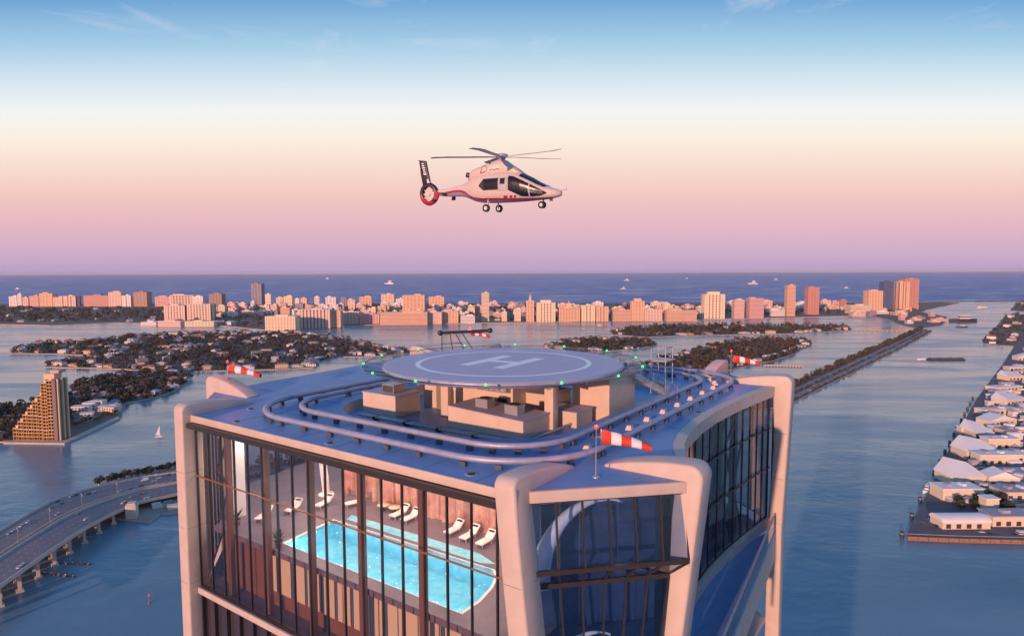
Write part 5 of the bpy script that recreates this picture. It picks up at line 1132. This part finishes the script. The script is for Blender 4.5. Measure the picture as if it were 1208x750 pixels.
# ------------------------------------------------------------------ the bridge
LP = [(-70,672,17),(-35,648,17),(0,626,17),(30,608,17),(60,591,16),(100,577,14),(130,570,12),(170,562,9.5),(215,556,7),(260,552,5)]
RPp = [(-70,745,17),(-35,717,17),(0,691,17),(50,656,17),(80,636,16),(100,623,15),(130,607,12),(165,592,9.5),(215,581,7),(260,575,5)]
NBp = 46; BL = rs([P(x, y, z) for x, y, z in LP], NBp); BR = rs([P(x, y, z) for x, y, z in RPp], NBp)
br = thing('road_bridge', (BL[10].x, BL[10].y, 0), 'curving concrete road bridge with two decks on piers', 'bridge')
def bridge_z(i): return (BL[i].z+BR[i].z)/2
BZ = [bridge_z(i) for i in range(NBp)]
BL2 = [Vector(p[:2]) for p in BL]; BR2 = [Vector(p[:2]) for p in BR]
def deck(f0, f1, name='deck'):
    a = [p.lerp(q, f0) for p, q in zip(BL2, BR2)]; b = [p.lerp(q, f1) for p, q in zip(BL2, BR2)]; n = NBp; mb = MB()
    vs = [(p.x, p.y, z) for p, z in zip(a, BZ)]+[(p.x, p.y, z) for p, z in zip(b, BZ)]+[(p.x, p.y, z-1.9) for p, z in zip(a, BZ)]+[(p.x, p.y, z-1.9) for p, z in zip(b, BZ)]
    mb.add(vs, [(i, i+n, i+n+1, i+1) for i in range(n-1)]+[(i+2*n, i+2*n+1, i+3*n+1, i+3*n) for i in range(n-1)]+[(i, i+1, i+2*n+1, i+2*n) for i in range(n-1)]+[(i+n, i+3*n, i+3*n+1, i+n+1) for i in range(n-1)]+[(0, 2*n, 3*n, n), (n-1, 2*n-1, 4*n-1, 3*n-1)])
    o = mb.build(name, M_conc, br)
    ribbon(BL2, BR2, f0+.02, f1-.02, 0, 'road_surface', M_asph, o, [z+.02 for z in BZ])
    nl = 4
    for k in range(nl+1):
        f_ = f0+.035+(f1-f0-.07)*k/nl
        if k in (0, nl): ribbon(BL2, BR2, f_, f_+.004, 0, 'edge_line', M_line, o, [z+.03 for z in BZ])
        else:
            mb = MB(); aa = rs([p.lerp(q, f_) for p, q in zip(BL2, BR2)], 140); bb = rs([p.lerp(q, f_+.004) for p, q in zip(BL2, BR2)], 140); zz = np.interp(np.linspace(0, 1, 140), np.linspace(0, 1, NBp), BZ)+.06
            for i in range(0, 139, 3): mb.add([(*aa[i], zz[i]), (*bb[i], zz[i]), (*bb[i+1], zz[i+1]), (*aa[i+1], zz[i+1])], [(0, 1, 2, 3)])
            tag(mb.build('lane_dashes', M_line, o, recalc=False), kind='stuff')
    for f_ in (f0+.005, f1-.005):
        c = [p.lerp(q, f_) for p, q in zip(BL2, BR2)]; d0 = [p.lerp(q, f_-.005) for p, q in zip(BL2, BR2)]; d1 = [p.lerp(q, f_+.005) for p, q in zip(BL2, BR2)]; mb = MB(); n = NBp
        vs = [(p.x, p.y, z+.001) for p, z in zip(d0, BZ)]+[(p.x, p.y, z+.001) for p, z in zip(d1, BZ)]+[(p.x, p.y, z+1.1) for p, z in zip(d0, BZ)]+[(p.x, p.y, z+1.1) for p, z in zip(d1, BZ)]
        mb.add(vs, [(i+2*n, i+3*n, i+3*n+1, i+2*n+1) for i in range(n-1)]+[(i, i+2*n, i+2*n+1, i+1) for i in range(n-1)]+[(i+n, i+n+1, i+3*n+1, i+3*n) for i in range(n-1)]); mb.build('parapet', M_conc, o)
    return o
deck(0, .47); deck(.53, 1)
for i in range(2, 34, 3):
    if BZ[i] < 8.6: break
    tdir = (BL2[i+1]-BL2[i]).normalized(); ang = math.atan2((BR2[i]-BL2[i]).y, (BR2[i]-BL2[i]).x)
    for f0, f1 in ((.02, .45), (.55, .98)):
        a, b = BL2[i].lerp(BR2[i], f0), BL2[i].lerp(BR2[i], f1); L = (b-a).length; c = (a+b)/2
        cap = MB().box((c.x, c.y, BZ[i]-2.6), (L*.94, 2.4, 1.38), ang).build('pier_cap', M_conc, br)
        for f_ in (.12, .5, .88):
            q = a.lerp(b, f_); MB().box((q.x, q.y, (BZ[i]-3.3+1.2)/2), (2.6, 2.2, BZ[i]-3.3-1.2), ang).build('pier_column', M_conc, br)
            MB().box((q.x, q.y, .4), (5.4, 4.6, 1.6), ang).build('footing', M_conc, br)
# lamp posts on the median
M_headlamp = mat('lamp_glow', (.9, .85, .7), .4, emit=(1, .85, .6), estr=6)
for i in range(6, 40, 6):
    p = BL2[i].lerp(BR2[i], .5); z = BZ[i]; t_ = thing('street_lamp', (p.x, p.y, z-1.9), 'tall double-armed lamp post between the bridge decks', 'street lamp', 'lamp posts on the bridge')
    MB().tube([(p.x, p.y, z-1.9), (p.x, p.y, z+12)], [.25, .12], 7).build('pole', M_steel, t_); MB().box((p.x, p.y, z-1.8), (4.5, 2, .3), 0).build('bracket', M_conc, t_)
    ac = (BR2[i]-BL2[i]).normalized()
    for s in (-1, 1):
        e = Vector((p.x+ac.x*s*2.6, p.y+ac.y*s*2.6, z+12.4)); MB().tube([(p.x, p.y, z+11.9), e], .08, 5).build('arm', M_steel, t_); MB().box(e, (1.0, .45, .22), 0).build('lamp_head', M_white, t_)
rc = random.Random(77)
for i in range(38):
    j = rc.uniform(2, NBp-6); k = int(j); fr_ = j-k; lane = rc.choice((.08, .18, .29, .39, .61, .71, .82, .92)); a = BL2[k].lerp(BR2[k], lane); b = BL2[k+1].lerp(BR2[k+1], lane); p = a.lerp(b, fr_); d = b-a; z = BZ[k]*(1-fr_)+BZ[k+1]*fr_
    ki = rc.choice((0, 0, 0, 1, 1, 2, 3, 4, 5, 'van')); nm_ = 'white van or truck' if ki == 'van' else CC[ki][0]+' car'
    put_car(ki, (p.x, p.y, z+.03), math.atan2(d.y, d.x)+(0 if lane > .5 else math.pi), nm_+' driving on the curving bridge', nm_+'s on the bridge')
for i in range(90):
    j = rc.uniform(.38, .99)*(NC-1); k = min(int(j), NC-2); lane = rc.choice((.38, .46, .55, .70, .79, .87)); a = CL[k].lerp(CR[k], lane); b = CL[k+1].lerp(CR[k+1], lane); p = a.lerp(b, j-k); d = b-a
    ki = rc.choice((0, 0, 0, 1, 1, 2, 3, 5)); put_car(ki, (p.x, p.y, 1.74), math.atan2(d.y, d.x), CC[ki][0]+' car on the straight causeway across the bay', CC[ki][0]+' cars on the causeway')
# land where the bridge comes ashore
ab_ = land('bridge_foreshore', [(118,607),(140,613),(176,617),(190,607),(215,605),(260,600),(260,545),(205,549),(150,561),(116,572),(128,580)], 'low pale foreshore under the end of the bridge', step=30, amp=2, seed=15, m=mat('foreshore', (.36, .27, .22), .85, var=.15, vscale=.08))
for i in range(11):
    p = P(119+i*8.8+rt.uniform(-1.5, 1.5), 574-i*2.1+rt.uniform(-1, 1), 1.6); tree(p.x, p.y, 1.6, rt.uniform(10, 14), rt.uniform(4.5, 6.5), 'round dark tree behind the far parapet of the bridge', 'trees behind the bridge', 90, 90+i)
sh = thing('abutment_block', P(156, 610, 1.6), 'orange-lit concrete abutment block under the bridge edge', 'abutment'); p = P(156, 610, 1.6)
MB().box((p.x, p.y, 8.1), (9, 9, 13), .3).build('block', M_conc, sh, bevel=.3); MB().box((p.x, p.y, 15.4), (7, 7, 1.4), .3).build('cap', M_conc, sh)
for i, (x, y) in enumerate(((186,598),(197,596),(204,600))):
    p = P(x, y, 1.6); t_ = thing('boat_shed', p, ['low shed with a pale roof beside the abutment block', 'grey-roofed shed on the foreshore under the bridge', 'small shed at the water edge beside the tower rib'][i], 'shed'); MB().box((p.x, p.y, 3.4), (9, 6, 3.6), .5).build('wall', M_hw[i % 3], t_); MB().box((p.x, p.y, 5.5), (10, 7, .5), .5).build('roof', M_hr[2-i % 2], t_)
# floating booms beside the piers
for (x0, y0, x1, y1, lb) in ((62,663,109,665,'rusty floating timber boom with white end floats'), (48,675,90,680,'longer rusty floating boom nearer the last pier')):
    a, b = P(x0, y0, .3), P(x1, y1, .3); t_ = thing('floating_boom', a.lerp(b, .5)-Vector((0, 0, .3)), lb, 'boom')
    for k in range(9): MB().beam(a.lerp(b, k/9), a.lerp(b, (k+.92)/9), 1.6, .9).build('boom_float', mat('rusty_boom', (.26, .13, .08), .8, var=.2, vscale=.5), t_)
    for k in range(5): MB().sphere(a.lerp(b, .1+.2*k)+Vector((0, 0, .75)), .45, 8, 5).build('float_light', M_white, t_)
# channel marker
p = P(176, 711, 0); t_ = thing('channel_marker', p, 'red topped channel marker post standing in the water', 'marker')
MB().tube([p, p+Vector((0, 0, 6))], .22, 8).build('post', M_steel, t_); MB().add([p+Vector((x, -.1, z)) for x, z in ((-1, 5.2), (1, 5.2), (0, 7.4))]+[p+Vector((x, .1, z)) for x, z in ((-1, 5.2), (1, 5.2), (0, 7.4))], [(0, 1, 2), (5, 4, 3), (0, 3, 4, 1), (1, 4, 5, 2), (2, 5, 3, 0)]).build('daymark', M_red, t_); MB().lathe(p, [(1, 0), (.8, .8), (.2, 1)], 10).build('float', M_red, t_)
# ------------------------------------------------------------------ boats
M_hull = mat('hull_white', (.75, .72, .70), .4); M_hulld = mat('hull_black', (.04, .035, .04), .6); M_foam = mat('foam', (.75, .76, .78), .8)
def hull(mb, p, d, L, B, h, mi=0, bow=.3):
    s = Vector((-d.y, d.x, 0)); pts = [(-.5, -.45), (.5-bow, -.5), (.5, 0), (.5-bow, .5), (-.5, .45)]; mb.prism([(p+d*L*u+s*B*v)[:2] for u, v in pts], -.4, h, mi)
def boat(px, py, L, yaw, label, cabin=True, sail=False, wake=0., name='motor_boat', hm=None, B=None):
    p = P(px, py, 0); d = Vector((math.cos(yaw), math.sin(yaw), 0)); t_ = thing(name, p, label, 'boat'); B = B or L*.28
    mb = MB(); hull(mb, p, d, L, B, L*.10); mb.build('hull', hm or M_hull, t_)
    if cabin: MB().box(p+Vector((0, 0, L*.16))-d*L*.08, (L*.4, B*.7, L*.12), yaw).build('cabin', M_hull, t_); MB().box(p+Vector((0, 0, L*.17))-d*L*.08, (L*.41, B*.72, L*.04), yaw).build('window', M_hg, t_)
    if sail:
        MB().tube([p+Vector((0, 0, L*.1)), p+Vector((0, 0, L*1.3))], L*.012, 5).build('mast', M_steel, t_); MB().add([p+Vector((0, 0, L*.2)), p-d*L*.45+Vector((0, 0, L*.22)), p+Vector((0, 0, L*1.25)), p+Vector((0, 0, L*.2))+Vector((.05, .05, 0)), p-d*L*.43+Vector((.05, .05, L*.22)), p+Vector((.05, .05, L*1.25))], [(0, 1, 2), (5, 4, 3), (0, 3, 4, 1), (1, 4, 5, 2), (2, 5, 3, 0)]).build('sail', M_sw, t_)
    if wake:
        s = Vector((-d.y, d.x, 0)); a = p-d*L*.45
        MB().add([a+s*B*.3+Vector((0, 0, .05)), a-d*wake+s*B*1.3+Vector((0, 0, .05)), a-d*wake-s*B*1.3+Vector((0, 0, .05)), a-s*B*.3+Vector((0, 0, .05))], [(0, 1, 2, 3)]).build('wake', M_foam, t_)
    return t_
boat(189,515,13,R(20),'small white sailing boat on the water off the peninsula',sail=True,name='sailing_boat')
boat(752,411,16,R(160),'tiny dark launch in the channel between two wooded islands',hm=M_hulld); boat(778,396,14,0,'tiny white boat near the narrow far island')
boat(707,384,22,R(170),'white boat by the bright cream blocks on the bay',wake=40); boat(560,392,16,0,'small boat on the bay behind the gantry')
boat(990,361,0.1+60,R(-20),'white yacht with a wake leaving the harbour mouth',wake=0) if 0 else None
boat(1158,363,70,R(195),'white yacht leaving a wake near the harbour mouth',wake=140); boat(1204,633,24,R(175),'white motor yacht moored at the end of the front quay')
# barge under tow
p = P(1112, 424.5, 0); t_ = thing('barge', p, 'long flat dark barge towed along the channel', 'barge'); k = p.y/F
mb = MB(); hull(mb, p+Vector((4*k, 0, 0)), Vector((1, -.02, 0)).normalized(), 44*k, 17, 3.2, bow=.04); mb.build('hull', M_hulld, t_)
for i in range(10): MB().box(p+Vector(((-14+i*4)*k, 0, 4.2)), (3.2*k, 10, 2+1.6*(i % 3 == 0)), 0).build('cargo', mat('barge_cargo', (.16, .11, .10), .8), t_)
boat(1088,424,26,R(180),'white tugboat ahead of the long dark barge',name='tugboat')
boat(1135,379,120,R(180),'dark cargo ship berthed by the terminal at the harbour mouth',hm=M_hulld,name='cargo_ship',B=22); boat(1134,386,42,R(175),'small dark coaster in the channel before the cargo ship',hm=M_hulld,name='coaster')
# ships out at sea
for (px, py, L, lb) in ((386,329,190,'white ship far out near the horizon, single'), (459,335,260,'long white ship trailing foam beyond the orange block'), (739,331,170,'white ship of a pair out at sea, farther one'), (735,341,110,'white ship of a pair out at sea, nearer one'), (810,329,120,'tiny white boat on the ocean between the pairs'), (888,335,230,'long white ship beyond the plain peach tower'), (915,330,150,'square white ship farthest right on the sea'), (998,340,80,'tiny white boat on the ocean by the slim tower'), (20,341,90,'tiny white boat off the seafront hotels')):
    L *= .72
    b_ = boat(px, py, L, R(180+rnd.uniform(-15, 15)), lb, name='ship', wake=L*1.2 if L > 200 else 0, B=L*.2)
    pp = P(px, py, 0); MB().box(pp+Vector((L*.1, 0, L*.28)), (L*.25, L*.12, L*.14), 0).build('superstructure', M_hull, b_)

# ------------------------------------------------------------------ harbour terminal on the right
port = land('wharf', [(1070,633),(1130,635.5),(1330,640),(1330,398),(1206,397),(1196,410),(1182,432),(1152,472),(1122,527),(1099,575),(1079,613)], 'dark paved wharf of the harbour terminal', z=3, step=60, amp=0, seed=16, m=mat('wharf_paving', (.13, .105, .12), .85, var=.2, vscale=.04))
q0, q1, q2 = P(1070, 633, 3), P(1130, 635.5, 3), P(1330, 640, 3)
fender = thing('quay_fender', (q0.x, q0.y, 0), 'rust brown timber fender along the front quay', 'fender')
for a, b in ((q0, q1), (q1, q2)):
    n = int((b-a).length/8)
    for i in range(n): MB().beam(a.lerp(b, i/n)+Vector((0, -1.1, -.7)), a.lerp(b, (i+.95)/n)+Vector((0, -1.1, -.7)), 1.4, 3.4).build('fender_panel', mat('fender_timber', (.30, .15, .09), .8, var=.2, vscale=.4), fender)
M_sheet = mat('white_sheet_roof', (.80, .74, .70), .5, var=.05, vscale=.08); M_cw = mat('terminal_wall', (.72, .60, .44), .75); M_grf = mat('grey_flat_roof', (.36, .33, .37), .8, var=.1, vscale=.05)
qd = Vector((.64, .77, 0))
def shed(px, py, w, d, h, kind, label, wall=None, roof=None, rz=0., cat='shed', name='harbour_shed', rise=None):
    """near left foot at px,py; w along the front, d into the wharf"""
    o = P(px, py, 3); t_ = thing(name, o, label, cat); cs, sn = math.cos(rz), math.sin(rz)
    L = lambda x, y, z: (o.x+x*cs-y*sn, o.y+x*sn+y*cs, 3+z)
    def lb(mb, x0, x1, y0, y1, z0, z1): return mb.hexa([L(x0, y0, z0), L(x1, y0, z0), L(x1, y1, z0), L(x0, y1, z0)], [L(x0, y0, z1), L(x1, y0, z1), L(x1, y1, z1), L(x0, y1, z1)])
    wall, roof = wall or M_cw, roof or M_sheet
    lb(MB(), 0, w, 0, d, 0, h).build('wall', wall, t_)
    e = .8; rise = rise or h*.5
    if kind == 'vault':
        n = 12; vs = []
        for x in (-e, w+e):
            for i in range(n+1): a = math.pi*i/n; vs.append(L(x, d/2-(d/2+e)*math.cos(a), h+.01+rise*math.sin(a)))
        MB().add(vs, [(i, i+1, i+n+2, i+n+1) for i in range(n)]+[tuple(range(n, -1, -1)), tuple(range(n+1, 2*n+2))], 0).build('roof', roof, t_)
    elif kind == 'gable':     # ridge runs into the wharf
        vs = [L(x, y, h+.01+z) for y in (-e, d+e) for x, z in ((-e, 0), (w*.5, rise), (w+e, 0))]
        MB().add(vs, [(0, 1, 4, 3), (1, 2, 5, 4), (0, 2, 1), (3, 4, 5), (0, 3, 5, 2)]).build('roof', roof, t_)
    elif kind == 'shell':     # one tall slope lifting to the back
        vs = [L(-e, -e, h+.01), L(w+e, -e, h+.01), L(w+e, d+e, h+.01), L(-e, d+e, h+.01), L(w*.25, d+e, h+rise), L(w*.8, d*.75, h+rise*.7)]
        MB().add(vs, [(0, 1, 5, 4), (1, 2, 5), (2, 3, 4, 5), (3, 0, 4), (0, 3, 2, 1)]).build('roof', roof, t_)
    else:
        lb(MB(), -e, w+e, -e, d+e, h+.01, h+.9).build('roof', roof, t_)
        if w > 25: lb(MB(), w*.2, w*.32, d*.3, d*.6, h+.91, h+3.4).build('roof_unit', M_grf, t_); lb(MB(), w*.6, w*.7, d*.35, d*.7, h+.91, h+2.9).build('roof_unit', M_hull, t_)
    for i in range(int(w/9) if w > 20 else 0): lb(MB(), 3+i*9, 7.2+i*9, -.12, -.02, .6, min(h-.8, 4.6)).build('dock_door', M_win['dark'], t_)
    return t_
shed(1112,624,42,17,6,'vault','white vaulted shed nearest the front quay',rise=4.5)
shed(1171,621,62,18,9,'flat','long pale terminal hall beside the vaulted shed',roof=M_grf)
shed(1163,606,12,10,14,'flat','small square tower behind the vaulted shed')
shed(1112,590,40,20,11,'flat','cream flat-roofed hall in front of the white tent roofs')
shed(1121,572,38,26,9,'shell','larger white tent-like roof on the quay',rise=14); shed(1140,541,40,28,9,'shell','white tent-like roof behind the larger one',rise=13)
shed(1166,573,30,20,9,'gable','pale gabled shed between the tent roofs and the yard',rise=7,rz=-.15); shed(1156,548,46,16,11,'flat','long cream hall with a stepped roof behind the tents'); shed(1166,529,40,16,12,'flat','cream block at the back of the cream hall')
shed(1150,517,26,30,8,'shell','small white tent roof behind the cream block',rise=12); shed(1134,512,12,10,9,'flat','small cream control hut at the quay edge'); shed(1168,503,50,22,8,'gable','wide gabled shed with a pale roof mid wharf',rise=7,rz=.25)
shed(1160,489,60,18,7,'flat','wide white flat-roofed warehouse mid wharf',rz=.1); shed(1188,478,50,26,9,'shell','white slanted-roof terminal hall on the inner wharf',rise=9,rz=.35); shed(1176,462,66,22,7,'flat','long white warehouse along the inner quay',rz=.3); shed(1190,449,40,26,9,'shell','far white slanted-roof hall',rise=9,rz=.2)
shed(1191,437,70,20,7,'flat','farthest long white warehouse on the wharf'); shed(1201,425,60,20,9,'gable','farthest gabled shed at the wharf end',rise=8)
shed(1186,590,36,22,8,'flat','dark-roofed depot in the yard behind the terminal hall',roof=M_grf); shed(1182,566,52,20,7,'flat','grey-roofed depot in the middle yard',roof=M_grf); shed(1190,545,44,22,8,'flat','white-roofed depot at the picture-side yard'); shed(1186,513,50,20,6,'flat','low grey depot behind the wide gabled shed',roof=M_grf)
for i, (x, y, nm, w_) in enumerate(((1127,598,'dark clump of trees before the cream hall',5),(1157,596,'dark trees beside the small square tower',6),(1175,592,'dark trees in the yard behind the terminal hall',6),(1150,600,'dark trees behind the vaulted shed',5),(1191,602,'dark trees along the terminal hall',6))):
    for j in range(3):
        p = P(x+rt.uniform(-7, 7), y+rt.uniform(-3, 3), 3); tree(p.x, p.y, 3, rt.uniform(8, 12), rt.uniform(w_*.8, w_*1.2), nm, nm, 60, 200+i*5+j)
rp = random.Random(55)
for i in range(95):
    f_ = rp.random(); y = 600-188*f_**.75; xq = float(np.interp(y, [410, 432, 472, 527, 575, 613], [1196, 1182, 1152, 1122, 1099, 1079])); x = xq+rp.uniform(7, 8+ (1214-xq)*.9); k = P(x, y, 3).y/F
    if x > 1212: continue
    g_ = P(x, y, 3)
    if not all(pip(g_.x+dx, g_.y+dy, [tuple(q) for q in port]) for dx, dy in ((-4, 0), (20, 0), (-4, 22), (20, 22))): continue
    w_, d_, h_ = rp.uniform(6, 16)*k, rp.uniform(5, 9)*k, rp.uniform(3, 8); kd = rp.choice(('flat', 'flat', 'gable', 'vault')); c = rp.choice(('white', 'grey', 'cream'))
    shed(x, y, min(w_, 26), min(d_, 16), h_, kd, 'small %s %s shed packed in the harbour yard' % (c, {'flat': 'flat-roofed', 'gable': 'gabled', 'vault': 'vaulted'}[kd]), M_hw[{'white': 0, 'grey': 3, 'cream': 2}[c]], M_sheet if rp.random() < .5 else M_grf, rp.choice((0, .1, -.1, .7)), rise=rp.uniform(2, 4))['group'] = 'small %s %s harbour sheds' % (c, kd)
# quayside: moored ferries, mooring dolphins
for (x, y, L, lb) in ((1096,578,30,'white ferry moored at the quay by the larger tent roof'), (1131,507,34,'white ferry moored at the quay by the control hut')):
    boat(x, y, L, math.atan2(.77, .64), lb, name='ferry'); p = P(x, y, 0); b_ = COL.objects[-1] if 0 else None
for i in range(15):
    f_ = i/14; a, b = P(1069, 634, 0), P(1150, 471, 0); p = a.lerp(b, f_)+Vector((-3, 1, 0)); t_ = thing('mooring_dolphin', p, 'dark timber mooring dolphin along the channel quay', 'dolphin', 'mooring dolphins'); MB().lathe(p, [(1.8, -1), (1.8, 4.6), (1.2, 5.2), (0, 5.2)], 10).build('pile_cluster', M_hulld, t_); MB().lathe(p, [(1.9, 3.4), (1.9, 3.9)], 10).build('band', M_wallsea, t_)
for i in range(26):
    x = rc.uniform(1085, 1205); y = rc.uniform(608, 630); w = P(x, y, 3)
    if pip(w.x, w.y, [tuple(p) for p in port]) and not (1108 < x < 1208 and y < 625): put_car(rc.choice((0, 1, 2, 5)), (w.x, w.y, 3.02), rc.choice((0, 1.57)), 'car parked on the open front of the wharf', 'cars on the wharf')
for i in range(22):
    x = rc.uniform(1118, 1206); y = rc.uniform(470, 602); w = P(x, y, 3)
    if not pip(w.x-9, w.y+9, [tuple(q) for q in port]): continue
    put_car('van', (w.x, w.y, 3.02), rc.choice((0, 1.57, .6)), 'white truck standing in the harbour yard', 'trucks in the harbour yard')
for i in range(44):
    x = rc.uniform(1120, 1206); y = rc.uniform(440, 606); w = P(x, y, 3); L = 12.2
    if not pip(w.x-12, w.y+9, [tuple(q) for q in port]): continue
    c = rc.choice(('red', 'blue', 'white', 'orange'))
    t_ = thing('shipping_container', w, '%s shipping container standing in the harbour yard' % {'red': 'red', 'blue': 'blue', 'white': 'white', 'orange': 'orange'}[c], 'container', c+' containers'); MB().box(w+Vector((0, 0, 1.3)), (L, 2.5, 2.6), .2).build('box', bmat(c), t_)
    for k in range(6): MB().box(w+Vector((math.cos(.2)*(-5+2*k), math.sin(.2)*(-5+2*k)-1.32, 1.3)), (.9, .08, 2.3), .2).build('corrugation', bmat(c), t_)
# far islands by the harbour mouth
f1_ = land('wooded_island', [(1158,405),(1162,398),(1178,383),(1186,372),(1196,371),(1240,372),(1300,376),(1300,398),(1208,397),(1196,409),(1180,408)], 'rocky wooded island at the far end of the wharf', step=40, amp=8, seed=17)
settle(f1_, 16, 420, 'on the rocky island beyond the wharf', 18, 1.4, nleaf=24)
f2_ = land('wooded_island', [(1192,366),(1200,358),(1212,354.5),(1300,354),(1300,366),(1210,368)], 'small far island across the harbour mouth', step=60, amp=10, seed=19)
settle(f2_, 6, 260, 'on the small far island across the harbour mouth', 20, 1.6, tree=(12, 20), tr=(8, 12), nleaf=16)
# low trestle bridges from the islands to the causeway
for (x0, y0, x1, y1, lb) in ((902,430,946,431,'low pale trestle bridge from the broad island to the causeway'), (1004,388.5,1068,390,'low pale trestle bridge from the narrow island to the causeway')):
    a, b = P(x0, y0, 3), P(x1, y1, 3); t_ = thing('trestle_bridge', a.lerp(b, .5)-Vector((0, 0, 3)), lb, 'bridge'); MB().beam(a, b, 9, 1).build('deck', M_conc, t_)
    for k in range(13): q = a.lerp(b, k/12); MB().box((q.x, q.y, 1.2), (3.5, 8, 2.6), 0).build('pier', M_conc, t_)
# breakwaters at the harbour mouth
for (x0, y0, x1, y1, lb) in ((1098,357.2,1136,355.2,'thin rock breakwater left of the harbour mouth'), (1150,356,1208,354.6,'thin rock breakwater right of the harbour mouth')):
    a, b = P(x0, y0, 0), P(x1, y1, 0); n = 30; mb = MB()
    for k in range(n*4): q = a.lerp(b, rnd.random()); mb.box((q.x+rnd.uniform(-9, 9), q.y+rnd.uniform(-9, 9), rnd.uniform(0, 3)), (rnd.uniform(8, 22), rnd.uniform(6, 14), rnd.uniform(3, 7)), rnd.uniform(0, 3))
    tag(mb.build('breakwater', mat('rock', (.14, .12, .12), .9)), lb, kind='stuff')

# ------------------------------------------------------------------ thin evening air over the whole bay
m_h = bpy.data.materials.new('haze'); m_h.use_nodes = True; t = m_h.node_tree; t.nodes.clear(); o_ = t.nodes.new('ShaderNodeOutputMaterial'); v_ = t.nodes.new('ShaderNodeVolumePrincipled')
v_.inputs['Density'].default_value = 1.1e-5; v_.inputs['Color'].default_value = (.92, .86, .95, 1); v_.inputs['Anisotropy'].default_value = 0; t.links.new(v_.outputs[0], o_.inputs['Volume'])
tag(MB().hexa([(-95000, -1700, -4), (95000, -1700, -4), (95000, 76000, -4), (-95000, 76000, -4)], [(-95000, -1700, 262), (95000, -1700, 262), (95000, 76000, 262), (-95000, 76000, 262)]).build('haze', m_h), 'thin pinkish evening haze over bay and ocean', kind='stuff')
SC.cycles.volume_bounces = 0
